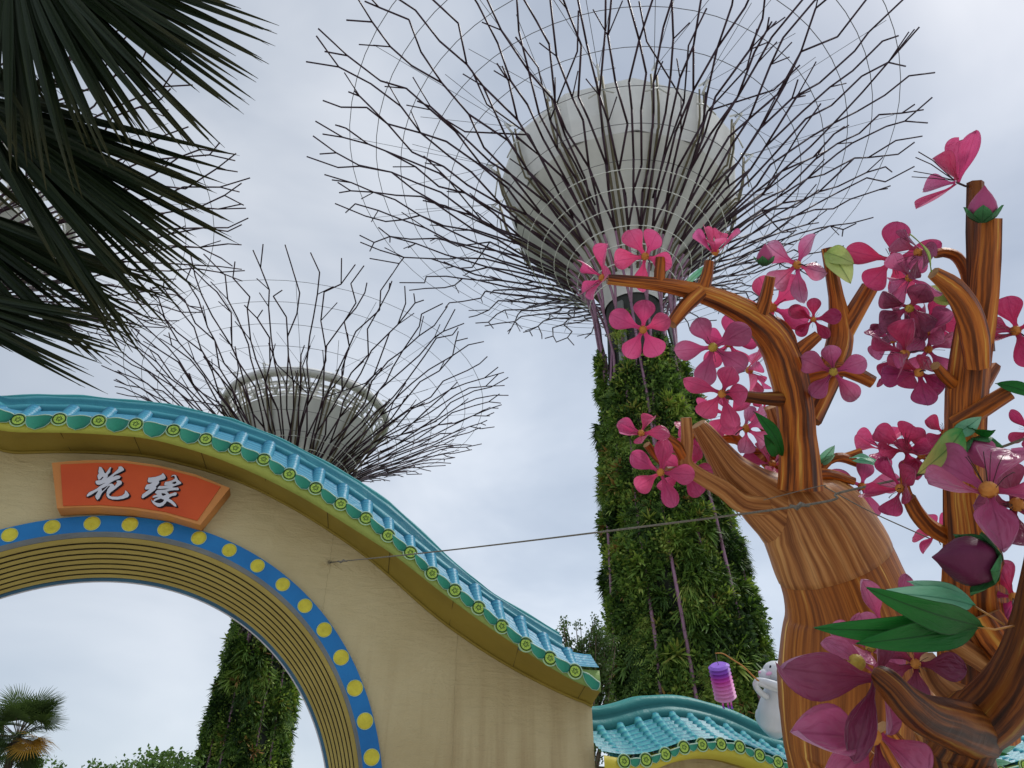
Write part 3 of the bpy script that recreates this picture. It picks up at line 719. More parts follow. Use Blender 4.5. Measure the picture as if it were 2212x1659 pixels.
# grey folded strip between ring and the ribbed intrados
RI = AR-.215
def back(a): return (-.10+3.20*math.cos(a), 2.34+3.20*math.sin(a))
def intr(a, t, dr=0.0):            # t 0 front .. 1 back
    xf, zf = AC[0]+(RI-.03)*math.cos(a), AC[1]+(RI-.03)*math.sin(a); xb, zb = back(a)
    return wp(xf+(xb-xf)*t+dr*math.cos(a), zf+(zb-zf)*t+dr*math.sin(a), .02+1.30*t)
mb = MB(); mb.grid([[ringpt(a, 0, -.047), ringpt(a, -.05, -.02), ringpt(a, -.10, -.012+.006*math.sin(a*90)), intr(a, .02)] for a in AA]); mb.build('arch_lip', M['greyfold'], gate)
NR = 8
for k in range(NR):
    mb = MB(); t0, t1 = .02+.945*k/NR, .02+.945*(k+1)/NR
    P = []
    for a in [0]+AA+[PI]:
        row = []
        for q in range(5):
            t = t0+(t1-t0)*(.04+.92*q/4); row.append(intr(a, t, -.025*math.sin(PI*q/4)))
        P.append(row)
    P[0] = [Vector((p.x, p.y, 0)) for p in P[1]]; P[-1] = [Vector((p.x, p.y, 0)) for p in P[-2]]
    mb.grid(P)
    if k: mb.tube([intr(a, t0, -.012) for a in AA], .0075, 5, mi=1, caps=False)
    mb.build('intrados_rib', [M['intrados'], M['groove']], gate)
mb = MB(); mb.grid([[intr(a, .03, .012), intr(a, .97, .012)] for a in AA]); mb.build('intrados_lining', M['groove'], gate)
mb = MB(); P = [[intr(a, .965, -.01), intr(a, .985, -.035), intr(a, 1.02, -.03), intr(a, 1.03, .12)] for a in AA]
mb.grid(P); mb.build('back_trim', M['backblue'], gate)
mb = MB(); mb.tube([intr(a, 1.0, -.035) for a in AA], .013, 6, caps=False); mb.build('trim_cord', M['char'], gate)
dots = [(20, 1149), (112, 1139), (198, 1135), (279, 1138), (354, 1151), (426, 1168), (492, 1193), (552, 1227), (608, 1265), (657, 1310), (698, 1362), (735, 1421), (767, 1486), (790, 1557), (806, 1635)]
angs = sorted(math.atan2(onwall(u, v, -.06)[1]-AC[1], onwall(u, v, -.06)[0]-AC[0]) for u, v in dots)
st = (angs[-1]-angs[0])/(len(angs)-1); a_ = angs[-1]
while a_ < PI-st: a_ += st; angs.append(a_)
for i, a in enumerate(angs):
    mb = MB(); rr = AR-.105; c = (AC[0]+rr*math.cos(a), AC[1]+rr*math.sin(a)); R_ = .091+.004*math.sin(i*7)
    prof = [(0.001, .0), (R_*.35, .010), (R_*.75, .008), (R_*.97, .004), (R_, -.004), (R_*1.0, -.02)]
    P = [[wp(c[0]+r*math.cos(t)*(1+.02*math.sin(5*t+i)), c[1]+r*math.sin(t), -.056-z-.004*math.sin(9*t+i*3)*(r/R_)**2) for t in np.linspace(0, 2*PI, 25)[:-1]] for r, z in prof]
    mb.grid(P, close_u=True); mb.tube([wp(c[0]+R_*math.cos(t), c[1]+R_*math.sin(t), -.054) for t in np.linspace(0, 2*PI, 25)], .004, 4, mi=1, caps=False)
    mb.build('ring_dot', [M['dot'], M['rim']], gate)
# soffit under the eaves, eave board
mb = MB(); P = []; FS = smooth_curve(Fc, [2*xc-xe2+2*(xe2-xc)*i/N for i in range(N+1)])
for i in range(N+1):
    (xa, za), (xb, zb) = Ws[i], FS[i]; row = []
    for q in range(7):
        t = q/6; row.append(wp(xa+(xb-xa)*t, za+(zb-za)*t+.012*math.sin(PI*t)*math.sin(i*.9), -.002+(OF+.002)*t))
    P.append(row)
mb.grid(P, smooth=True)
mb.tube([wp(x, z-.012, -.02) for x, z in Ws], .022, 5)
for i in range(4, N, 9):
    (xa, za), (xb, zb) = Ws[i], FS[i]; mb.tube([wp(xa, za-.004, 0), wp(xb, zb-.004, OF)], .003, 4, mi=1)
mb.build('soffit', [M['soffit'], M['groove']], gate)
mb = MB(); DS = [(x, interp(Dm, x)+.0) for x, z in FS]
mb.grid([[wp(x, z, OF), wp(x, z-.02, OF-.02), wp(x, (z+zd)/2, OF-.025), wp(x, zd+.04, OF-.01), wp(x, zd+.06, OF+.08)] for (x, z), (_, zd) in zip(FS, DS)])
mb.grid([[wp(FS[-1][0], FS[-1][1], OF), wp(xe, Ws[-1][1], 0)], [wp(FS[-1][0], DS[-1][1]+.04, OF), wp(xe, Ws[-1][1]+.35, 0)]])
mb.build('eave_board', M['fascia'], gate)
RbS = smooth_curve(Rb, [x for x, z in FS]); RtS = smooth_curve(Rt, [x for x, z in FS])
# roof pan with stepped courses
def pan(x, t, zb, off_b, zt, off_t): return wp(x, zb+(zt-zb)*(t**1.15), off_b+(off_t-off_b)*t)
mb = MB(); P = []
xr_t = Rb[-1][0]
for i, (x, z) in enumerate(FS):
    zd = DS[i][1]+.055; zt = RbS[i][1]+.03; row = []
    for q in range(13):
        t = q/12; step = .018*((1-(t*6) % 1) if q < 12 else 0); p = pan(x, t, zd, OF-.03, zt, -.28); p.z += step; row.append(p)
    P.append(row)
mb.grid(P, uv=lambda i, j: (i*.3, j/2), smooth=False)
mb.build('roof_pan', M['tile'], gate)
# ridge: moulded band with real depth
mb = MB(); prof = [(0, 0, 0), (.10, -.05, 0), (.28, -.07, 0), (.36, -.02, 0), (.44, -.01, 0), (.62, -.07, 0), (.78, -.06, 0), (.84, .0, 0), (.92, -.04, 0), (1.0, -.03, 0), (1.05, .05, 0), (1.04, .45, 0), (0.0, .55, 0)]
P = []
for i, x in enumerate([2*xc-xr+2*(xr-xc)*k/N for k in range(N+1)]):
    zb = interp(Rb, x); zt = interp(Rt, x); row = []
    for f, o, _ in prof: row.append(wp(x, zb+(zt-zb)*f+.006*math.sin(x*9+f*11), -.30+.25*min(f, 1)+o))
    P.append(row)
mb.grid(P, uv=lambda i, j: (i*.1, min(prof[j][0], 1))); bq = len(P)-1
for r_, fl in ((P[-1], False), (P[0], True)):
    c0 = mb.add(r_); idx = [c0+k for k in range(len(r_))]; mb.face(idx if not fl else idx[::-1], None, 0)
mb.build('ridge', M['teal'], gate)
# tile rows with end discs and drip tiles
def emblem(mb, c, R_, X, Y, Nn, mi, ph):
    """raised ring and curling motif on an end disc"""
    mb.tube([c+X*R_*.80*math.cos(t)+Y*R_*.80*math.sin(t)+Nn*.008 for t in np.linspace(0, 2*PI, 25)], R_*.085, 5, mi=mi, caps=False)
    for k in range(5):
        pth = []
        for q in range(9):
            a = ph+2*PI*k/5+q*.33; r = R_*(.12+.045*q+.10*math.sin(q*.8)); pth.append(c+X*r*math.cos(a)+Y*r*math.sin(a)+Nn*.008)
        mb.tube(pth, R_*.042, 4, mi=mi)
        a = ph+2*PI*k/5+.6; mb.tube([c+X*R_*.35*math.cos(a)+Y*R_*.35*math.sin(a)+Nn*.008, c+X*R_*.58*math.cos(a+.25)+Y*R_*.58*math.sin(a+.25)+Nn*.008], R_*.035, 4, mi=mi)
def roof_row(parent, x, zd, zt, off_b, off_t, R_, seed, tmat, ends=True):
    mb = MB(); c = wp(x, zd, off_b-.02); ns = 7; pts = []; rr = []
    p0 = wp(x, zd, off_b+.035); p1 = wp(x, zt+.02, off_t)
    for q in range(ns*3+1):
        t = q/(ns*3); p = p0.lerp(p1, t); p.z += -.05*math.sin(PI*t)*(zt-zd); pts.append(p); rr.append(R_*.90*(1.10 if q % 3 == 0 else (1.0 if q % 3 == 1 else .93)))
    b0 = len(mb.uv); mb.tube(pts, rr, 12)
    for fi in range(b0, len(mb.uv)): mb.uv[fi] = [(u_, v_*ns/max((p1-p0).length, .01)) for u_, v_ in mb.uv[fi]]
    mb.build('tile_row', tmat, parent)
    mb = MB(); X, Y, Nn = WD, Vector((0, 0, 1)), -WN
    mb.lathe([(.001, .006), (R_*.5, .010), (R_*.9, .004), (R_, -.002), (R_, -.03)], c, Nn, 24); emblem(mb, c, R_, X, Y, Nn, 1, seed*1.3)
    mb.tube([c+X*R_*math.cos(t)+Y*R_*math.sin(t) for t in np.linspace(0, 2*PI, 25)], R_*.07, 5, mi=2, caps=False)
    mb.build('end_disc', [M['disc'], M['darkgreen'], M['rim']], parent)
def drip(parent, x0, z0, x1, z1, off, seed):
    mb = MB(); rows = []; w = (x1-x0)
    for i in range(9):
        a = -PI/2+PI*i/8; row = []
        for j in range(6):
            t = j/5; hw = .5*w*math.sqrt(max(1-t*t, 0))*.98
            x = (x0+x1)/2+hw*math.sin(a); z = z0+(z1-z0)*((x-x0)/w)-t*.5*abs(w)*1.3
            row.append(wp(x, z, off-.035*math.cos(a)*(1-t*.4)-.012*math.sin(3*a+seed)*(1-t)))
        rows.append(row)
    mb.grid(rows); mb.tube([r[0] for r in rows], .007, 4, mi=1)
    edge = [r[0] for r in rows[:1]]+[rows[0][j] for j in range(1, 6)]+[rows[-1][j] for j in range(5, 0, -1)]+[rows[-1][0]]
    mb.tube(edge, .005, 4, mi=1)
    mb.build('drip_tile', [M['drip'], M['rim']], parent)
DX = [d for d in Dc]
while DX[0][0] > -3.2: DX.insert(0, (DX[0][0]-.36, interp(Dm, DX[0][0]-.36)))
for i, (x, z) in enumerate(DX):
    zt = interp(Rb, min(x, Rb[-1][0])) if x < Rb[-1][0] else interp(Rb, Rb[-1][0])-(x-Rb[-1][0])*1.0
    roof_row(gate, x, z, zt, OF-.03, -.30, .092, i, M['tile'])
    if i:
        x0, z0 = DX[i-1]; f = .17; drip(gate, x0+(x-x0)*f, z0+(z-z0)*f+.045, x-(x-x0)*f, z-(z-z0)*f+.045, OF-.05, i)
x, z = DX[-1]; xq = FS[-1][0]; drip(gate, x+.10, z+.0, xq-.02, z-.12, OF-.05, 3)
# the cap seam that crosses the roof where two sections meet
# sign
def sg(x, y): return ((110+x/4.608)*.864, (1130+y/4.608)*.864)
SO = -.24
so = [onwall(*sg(x, y), SO) for x, y in [(90, 125), (320, 103), (560, 92), (900, 95), (1300, 150), (1750, 260), (2140, 415), (1800, 840), (1400, 720), (1000, 660), (600, 632), (370, 636), (150, 650)]]
si = [onwall(*sg(x, y), SO-.01) for x, y in [(190, 145), (600, 128), (950, 130), (1350, 185), (1750, 290), (2035, 400), (1765, 790), (1400, 690), (1050, 635), (650, 610), (220, 620)]]
sign = poly_mesh('sign_board', [so], .22, lambda x, y, z: wp(x, y, SO+.11-z), M['signframe'], gate, label='orange fan-shaped sign board with two silver brush characters')
def place_child(px_poly, holes, off, th, mat, name, parent, scale_from=None):
    loops = [[onwall(*p, off) for p in px_poly]]+[[onwall(*p, off) for p in h] for h in holes]
    return poly_mesh(name, loops, th, lambda x, y, z: wp(x, y, off-z), mat, parent)
poly_mesh('panel', [si], .01, lambda x, y, z: wp(x, y, SO-.008-z), M['signred'], sign)
g1 = [(665, 235), (740, 255), (800, 340), (850, 455), (890, 465), (960, 370), (1040, 250), (1085, 260), (1050, 330), (1045, 420), (1000, 470), (955, 510), (965, 560), (940, 600), (905, 632), (1000, 590), (1150, 470), (1290, 350), (1330, 300), (1335, 240), (1420, 220), (1480, 260), (1520, 310), (1515, 355), (1350, 440), (1200, 510), (1135, 600), (1240, 545), (1350, 540), (1410, 575), (1370, 640), (1180, 710), (1050, 790), (960, 870), (1030, 830), (1110, 820), (1170, 860), (1195, 910), (1260, 830), (1285, 770), (1255, 725), (1330, 712), (1400, 715), (1450, 760), (1440, 830), (1330, 910), (1190, 1020), (1060, 1120), (1000, 1190), (1020, 1240), (1100, 1270), (1300, 1275), (1450, 1240), (1540, 1170), (1570, 1050), (1640, 1110), (1705, 1210), (1660, 1280), (1500, 1340), (1300, 1370), (1120, 1365), (980, 1320), (920, 1240), (920, 1130), (955, 1020), (1000, 960), (1045, 905), (1000, 890), (900, 1000), (770, 1130), (720, 1210), (680, 1310), (600, 1390), (545, 1310), (530, 1240), (600, 1130), (630, 1060), (500, 1130), (380, 1210), (240, 1275), (235, 1220), (300, 1140), (360, 1100), (480, 1050), (600, 980), (690, 905), (890, 785), (780, 820), (680, 860), (590, 850), (545, 800), (540, 725), (640, 710), (740, 690), (820, 600), (790, 575), (700, 660), (645, 690), (620, 640), (605, 550), (640, 480), (665, 460), (635, 420), (650, 320)]
h1 = [[(745, 990), (850, 940), (945, 890), (950, 912), (860, 1005), (765, 1085)]]
g2 = [(930, 315), (1000, 390), (1030, 470), (980, 530), (870, 550), (790, 580), (800, 650), (760, 700), (680, 780), (710, 830), (640, 910), (470, 1040), (330, 1130), (220, 1190), (195, 1150), (220, 1060), (300, 1000), (400, 930), (480, 860), (400, 880), (320, 880), (310, 830), (370, 720), (480, 700), (575, 645), (480, 640), (420, 630), (405, 580), (430, 480), (520, 470), (680, 450), (830, 400), (900, 360)]
g3 = [(1215, 440), (1250, 390), (1320, 375), (1380, 390), (1420, 480), (1450, 550), (1560, 640), (1565, 680), (1450, 720), (1330, 760), (1240, 800), (1300, 820), (1460, 820), (1485, 870), (1460, 905), (1330, 905), (1180, 920), (1060, 960), (1110, 1000), (1145, 1050), (1250, 1020), (1340, 985), (1400, 990), (1410, 1040), (1370, 1085), (1240, 1110), (1160, 1150), (1130, 1200), (1230, 1250), (1330, 1340), (1390, 1420), (1400, 1480), (1330, 1460), (1200, 1350), (1070, 1280), (1030, 1340), (950, 1430), (840, 1480), (740, 1475), (620, 1390), (560, 1320), (515, 1210), (560, 1270), (600, 1285), (640, 1215), (720, 1180), (800, 1135), (700, 1145), (570, 1170), (590, 1110), (680, 1080), (740, 1045), (655, 1005), (680, 960), (730, 905), (850, 900), (1000, 890), (1160, 850), (1000, 850), (850, 865), (740, 855), (760, 810), (810, 765), (950, 770), (1120, 750), (1060, 745), (985, 745), (985, 680), (1010, 620), (1120, 610), (1250, 570), (1330, 520), (1350, 460), (1320, 405), (1270, 415)]
h3 = [[(1225, 665), (1300, 620), (1380, 600), (1400, 660), (1330, 700)], [(885, 1005), (1000, 1020), (1050, 1070), (930, 1110), (885, 1060)], [(620, 1300), (740, 1235), (860, 1195), (980, 1240), (930, 1320), (820, 1365), (700, 1340)]]
def gp(o): return lambda q: ((o[0]+q[0]/13.83)*.864, (o[1]+q[1]/13.83)*.864)
def outset(poly, d, dx, dy):
    """grow an outline by d and shift it: the dark painted edge below the letter"""
    n = len(poly); A = sum(poly[i][0]*poly[(i+1) % n][1]-poly[(i+1) % n][0]*poly[i][1] for i in range(n)); s_ = 1 if A > 0 else -1; out = []
    for i in range(n):
        (x0, y0), (x1, y1), (x2, y2) = poly[i-1], poly[i], poly[(i+1) % n]
        ax, ay = x1-x0, y1-y0; bx, by = x2-x1, y2-y1; la = math.hypot(ax, ay); lb = math.hypot(bx, by)
        nx, ny = s_*(ay/la+by/lb), -s_*(ax/la+bx/lb); l = math.hypot(nx, ny) or 1; out.append((x1+d*nx/l+dx, y1+d*ny/l+dy))
    return out
for shapes, org in (([(g1, h1)], (200, 1150)), ([(g2, []), (g3, h3)], (340, 1160))):
    T = gp(org); first = None
    for g, h in shapes:
        ch = place_child([T(q) for q in g], [[T(q) for q in hh] for hh in h], SO-.026, .006, M['char'], 'character' if first is None else 'stroke', sign if first is None else sign)
        place_child([T(q) for q in outset(g, 22, 0, 14)], [], SO-.0165, .004, M['black'], 'letter_edge', sign)
        place_child([T(q) for q in outset(g, 10, 55, 38)], [], SO-.0205, .003, M['black'], 'letter_edge', sign)
        first = ch

# ------------------------------------------------------------------ the low tiled wall to the right of the gate
low = thing('low_tiled_wall', 'low wavy wall with turquoise tiled roof, joined to the right of the arched gateway', 'wall', wp(7.6, 0, .5))
rt = [(1281, 1528), (1331, 1519), (1375, 1505), (1410, 1502), (1441, 1501), (1495, 1508), (1550, 1523), (1594, 1540), (1649, 1567), (1692, 1578), (1760, 1590), (1850, 1598), (1950, 1600), (2050, 1592), (2120, 1580), (2165, 1567), (2212, 1555), (2290, 1542), (2400, 1540)]
rb = [(1281, 1582), (1325, 1579), (1362, 1568), (1401, 1555), (1439, 1550), (1476, 1552), (1515, 1558), (1552, 1570), (1598, 1590), (1635, 1607), (1673, 1620), (1760, 1640), (1850, 1650), (1950, 1652), (2050, 1640), (2120, 1625), (2212, 1600), (2290, 1588), (2400, 1585)]
dpx = [(1300, 1636), (1347, 1645), (1394, 1642), (1436, 1630), (1476, 1615), (1515, 1609), (1556, 1608), (1596, 1614), (1639, 1632), (1679, 1647), (1722, 1664), (1765, 1680), (1812, 1690), (1862, 1696), (1912, 1700), (1962, 1700), (2012, 1696), (2062, 1690), (2112, 1680), (2162, 1668), (2212, 1655), (2265, 1645), (2320, 1640)]
fpx = [(1288, 1668), (1340, 1674), (1394, 1668), (1425, 1659), (1463, 1641), (1517, 1630), (1572, 1632), (1627, 1648), (1660, 1660), (1722, 1690), (1812, 1716), (1912, 1726), (2012, 1722), (2112, 1706), (2212, 1682), (2320, 1668)]
LO = -.28
Lt = [onwall(u, v, .62) for u, v in rt]; Lb = [onwall(u, v, .48) for u, v in rb]; Ld = [onwall(u, v, LO) for u, v in dpx]; Lf = [onwall(u, v, LO+.02) for u, v in fpx]
X0 = xe+.02; X1 = min(Lt[-1][0], Ld[-1][0], Lb[-1][0]); NL = 110; lx = [X0+(X1-X0)*i/NL for i in range(NL+1)]
lt, lb_, ld, lf = (smooth_curve([(c[0][0], c[0][1])]+c, [min(max(x, c[0][0]), c[-1][0]) for x in lx], .12) for c in (Lt, Lb, Ld, Lf))
lt, lb_, ld, lf = ([(x, z) for x, (_, z) in zip(lx, c)] for c in (lt, lb_, ld, lf))
mb = MB(); prof = [(0, 0), (.12, -.05), (.40, -.06), (.50, -.01), (.58, -.03), (.78, -.07), (.95, -.05), (1.04, .02), (1.03, .30), (0, .42)]
P = [[wp(x, zb+(zt-zb)*f+.006*math.sin(x*8+f*9), .48+.14*min(f, 1)+o) for f, o in prof] for (x, zb), (_, zt) in zip(lb_, lt)]
mb.grid(P, uv=lambda i, j: (i*.1, min(prof[j][0], 1)))
for r_ in (P[0], P[-1]): c0 = mb.add(r_); mb.face([c0+k for k in range(len(r_))], None, 0)
mb.build('ridge', M['teal2'], low)
mb = MB(); P = []
for (x, zd), (_, zt) in zip(ld, lb_):
    row = []
    for q in range(25):
        t = q/24; p = wp(x, zd+.04+(zt-zd-.02)*(t**1.1), LO+(.5-LO)*t); p.z += .035*(1-(t*8) % 1 if q < 24 else 0); row.append(p)
    P.append(row)
mb.grid(P, uv=lambda i, j: (i*.3, j/3), smooth=False); mb.build('roof_pan', M['tile2'], low)
mb = MB(); mb.grid([[wp(x, z, LO+.30), wp(x, z-.0, LO+.02), wp(x, (z+zd)/2, LO-.0), wp(x, zd+.03, LO+.0), wp(x, zd+.05, LO+.1)] for (x, z), (_, zd) in zip(lf, ld)]); mb.build('eave_board', M['fascia'], low)
mb = MB(); mb.grid([[wp(x, z+.02, LO+.04), wp(x, z+.02, .55)] for x, z in lf]); mb.build('soffit', M['soffit'], low)
out2 = [(x, z+.15) for x, z in lf]+[(X1, .01), (X0, .01)]
poly_mesh('wall', [out2], .5, lambda x, y, z: wp(x, y, .42-z), M['wall'], low)
for i, (x, z) in enumerate(Ld):
    if x < X0+.05 or x > X1: continue
    roof_row(low, x, z, interp(Lb, x)-.0, LO-.0, .50, .082, i+3, M['tile2'])
    if i and Ld[i-1][0] > X0:
        x0, z0 = Ld[i-1]; f = .25; drip(low, x0+(x-x0)*f, z0+(z-z0)*f+.02, x-(x-x0)*f, z-(z-z0)*f+.02, LO-.02, i)

# ------------------------------------------------------------------ blossom trees made of painted fabric over frames
def limb(parent, pts, mat='wood', name='branch', n=8, flat=True, step=3, cap=True, spin=.2, hollow=False, seam=False):
    """pts: (u, v, Z, radius in px)"""
    P = [pt(u, v, Z) for u, v, Z, r in pts]; R = [r*Z/FPX for u, v, Z, r in pts]
    if step > 1: P, R = catmull(P, R, step)
    mb = MB(); mb.tube(P, R, n, smooth=not flat, caps=True, cmi=1, spin=spin)
    if n >= 20:                         # organic irregularity on the big trunk
        mb.v = [tuple(Vector(v)+Vector((math.sin(v[2]*5+v[0]*7), math.sin(v[2]*3.1+v[0]*4), 0))*.012) for v in mb.v]
    return mb.build(name, [M[mat], M['cap_shaded' if mat == 'wood_shaded' else 'cap']], parent, origin=P[0])
def petal_mesh(mb, c, rad, ax, L, W, cup, curl, fold, twist, seed, mi=0, tipp=1.0):
    side = ax.cross(rad).normalized(); rr = random.Random(seed); ph = rr.uniform(0, 6)
    rows = []
    NV, NU = 14, 8
    for i in range(NV):
        t = 1-(1-i/(NV-1))**1.5; tt_ = min(max((t-.16)/.84, 0), 1); s_ = math.sin(PI*tt_**1.5); w = W*(.11*(1-t)+.5*max(s_, 0)**(.72 if tt_ < .63 else .5))
        h = L*(math.sin(cup)*t+curl*t*t*.8); q = L*(math.cos(cup)*t-abs(curl)*.15*t*t)
        tw = twist*t; sd = side*math.cos(tw)+ax*math.sin(tw); row = []
        for j in range(NU+1):
            u = j/NU*2-1
            k_ = max(0, 1-.35*fold*u*u); p = c+rad*q+ax*h+sd*(u*w*k_)+ax*(fold*1.1*(.35*abs(u)+.65*u*u)*w+.07*L*u*abs(u)*math.sin(t*4+ph)*t)+ax*.03*L*math.sin(u*3+ph)*t
            row.append(p)
        rows.append(row)
    b0 = len(mb.uv); mb.grid(rows, mi=mi)
FLN = [0]
def flower(parent, u, v, Z, Rpx, axis, spin=0, mat='pink', cup=.35, curl=-.25, cen='centre', petals=5, wide=.72, skip=(), fold=.25, lens=None, stem=True):
    FLN[0] += 1; sd = FLN[0]*17; rr = random.Random(sd)
    c = pt(u, v, Z); R = Rpx*Z/FPX*1.0
    Lb_ = -ray(u, v).normalized(); Lu_ = (CU-Lb_*CU.dot(Lb_)).normalized(); Lr_ = Lu_.cross(Lb_)     # axis given relative to the line of sight to this spot
    ax = (Lr_*axis[0]+Lu_*axis[1]+Lb_*axis[2]).normalized()
    ref = Lu_ if abs(ax.dot(Lu_)) < .9 else -Lb_
    e1 = (ref-ax*ref.dot(ax)).normalized(); e2 = e1.cross(ax)
    f = bpy.data.objects.new('flower', None); COL.objects.link(f); f.empty_display_size = .05; f.parent = parent; f.location = c-parent_loc(parent)
    for k in range(petals):
        if k in skip: continue
        a = math.radians(spin)+2*PI*k/petals+rr.uniform(-.2, .2); rad = e1*math.cos(a)+e2*math.sin(a)
        mb = MB(); Lk = R*rr.uniform(.9, 1.14)*(lens[k] if lens else 1)
        petal_mesh(mb, c+rad*R*.10-ax*R*.02, rad, ax, Lk, R*wide*rr.uniform(.9, 1.1), cup+.12+rr.uniform(-.45, .45), curl+rr.uniform(-.35, .25), fold*rr.uniform(.3, 3.2), rr.uniform(-.8, .8), sd+k)
        mb.build('petal', M[mat], f, origin=c)
    mb = MB(); rc = R*.13
    prof = [(.001, -rc*.9), (rc*.6, -rc*.7), (rc*1.0, -rc*.1), (rc*1.02, rc*.35), (rc*.75, rc*.8), (rc*.35, rc*1.0), (.001, rc*1.02)]
    mb.lathe(prof, c, ax, 9, smooth=False)
    mb.build('flower_centre', M[cen], f, origin=c)
    mb = MB()
    for k in range(6):
        a = rr.uniform(0, 2*PI); d = (e1*math.cos(a)+e2*math.sin(a)); p0 = c+d*rc*.7+ax*rc*.6; p1 = c+d*R*.22+ax*R*.33; p2 = c+d*R*.34+ax*R*.47
        mb.tube([c, p0, p1, p2, p2+d*R*.02-ax*R*.02], R*.007, 4)
    mb.build('stamens', M['stamen'], f, origin=c)
    if stem:
        mb = MB(); mb.tube([c-ax*R*.1, c-ax*R*.3+Vector((0, 0, -R*.05)), c-ax*R*.5+Vector((0, 0, -R*.15))], R*.02, 5); mb.build('flower_stem', M['stamen'], f, origin=c)
    return f
def bud(parent, u, v, Z, Rpx, axis=(0, 1, .1), mat='bud'):
    c = pt(u, v, Z); R = Rpx*Z/FPX; ax = camdir(*axis); e1 = CR; e1 = (e1-ax*e1.dot(ax)).normalized(); e2 = ax.cross(e1)
    f = bpy.data.objects.new('bud', None); COL.objects.link(f); f.empty_display_size = .05; f.parent = parent; f.location = c-parent_loc(parent)
    mb = MB(); prof = [(0, -.75), (.45, -.62), (.72, -.3), (.78, 0), (.66, .4), (.42, .8), (.18, 1.1), (.02, 1.35)]
    P = []
    for i, (r, z) in enumerate(prof): P.append([c+ax*z*R+(e1*math.cos(2*PI*k/20)+e2*math.sin(2*PI*k/20))*r*R*(1+.06*math.cos(5*2*PI*k/20+.5*z)) for k in range(20)])
    mb.grid(P, uv=lambda i, j: (j/20, i/(len(prof)-1)), close_u=True); mb.build('bud_petals', M[mat], f, origin=c)
    for k in range(5):
        a = 2*PI*k/5+.4; d = e1*math.cos(a)+e2*math.sin(a); s_ = ax.cross(d); mb = MB(); rows = []
        for i in range(7):
            t = i/6; r = R*(.15+.75*math.sin(min(t*1.3, 1)*PI/2)+.5*max(t-.6, 0)); z = R*(-.85+.95*t); w = R*.5*math.sin(PI*(.12+.88*t))
            rows.append([c+d*r*(1-.12*u_*u_)+s_*u_*w+ax*z for u_ in (-1, -.5, 0, .5, 1)])
        mb.grid(rows); mb.build('sepal', M['sepal'], f, origin=c)
    return f
def leafblade(parent, base, tip, wpx, mat, nrm=(0, 0, 1), bow=.12, fold=.25, name='leaf'):
    """base, tip: (u, v, Z)"""
    a, b = pt(*base), pt(*tip); d = b-a; L = d.length; d.normalize(); n = camdir(*nrm); n = (n-d*n.dot(d)).normalized(); s_ = d.cross(n); W = wpx*(base[2]+tip[2])/2/FPX
    mb = MB(); rows = []
    for i in range(13):
        t = i/12; w = W*math.sin(PI*t**.85)**.8 if 0 < t < 1 else W*.02
        rows.append([a+d*L*t+n*(L*bow*math.sin(PI*t))+s_*(u_*w)+n*(fold*abs(u_)*w+.02*L*math.sin(t*9+u_*2)*abs(u_)) for u_ in (-1, -.66, -.33, 0, .33, .66, 1)])
    mb.grid(rows); e = [r[0] for r in rows]+[r[-1] for r in rows[::-1]]
    mb.tube([(rows[i][3]-n*.002) for i in range(13)], W*.02+.0015, 4)
    return mb.build(name, M[mat], parent, origin=a)

ZA = 5.4
ta = thing('blossom_tree', 'large lantern blossom tree with thick curving wood-painted trunk, pink flowers at both sides', 'blossom tree', Vector((pt(1850, 1659, ZA).x, pt(1850, 1659, ZA).y, 0)))
def pg(u, Z, rpx, h):               # a point straight below, at height h, for the trunk's foot
    base = pt(u, 1659, Z); return Vector((base.x, base.y, h))
# trunk: foot to shoulder
tp = [(1850, 1659, ZA, 140), (1846, 1550, ZA, 152), (1846, 1470, ZA, 157), (1842, 1390, ZA+.02, 148), (1836, 1320, ZA+.05, 138), (1815, 1250, ZA+.05, 128), (1785, 1180, ZA+.05, 122), (1750, 1115, ZA+.05, 112), (1722, 1072, ZA+.05, 84), (1712, 1050, ZA+.08, 40)]
P = [pt(u, v, Z) for u, v, Z, r in tp]; R = [r*Z/FPX for u, v, Z, r in tp]
f0 = P[0]; P = [Vector((f0.x, f0.y, 0)), Vector((f0.x, f0.y, .8)), Vector((f0.x, f0.y, 1.6))]+P; R = [.62, .50, .46]+R
P, R = catmull(P, R, 4); mb = MB(); ks_ = next(i for i, p in enumerate(P) if p.z > pt(1790, 1195, ZA).z)
up_ = MB(); up_.tube(P[ks_-1:], [R[ks_-1]-.002]+[r_+.003 for r_ in R[ks_:]], 32, smooth=True, caps=True, spin=.2); up_.build('shoulder', M['wood_pale_sheen'], ta, origin=P[ks_])
mb.tube(P, R, 32, smooth=True, caps=False, spin=.2)
mb.v = [tuple(Vector(v)+Vector((math.sin(v[2]*4+v[0]*6), math.sin(v[2]*3.1+v[0]*4), 0))*.015) for v in mb.v]
mb.build('trunk', M['wood_trunk'], ta, origin=P[0])
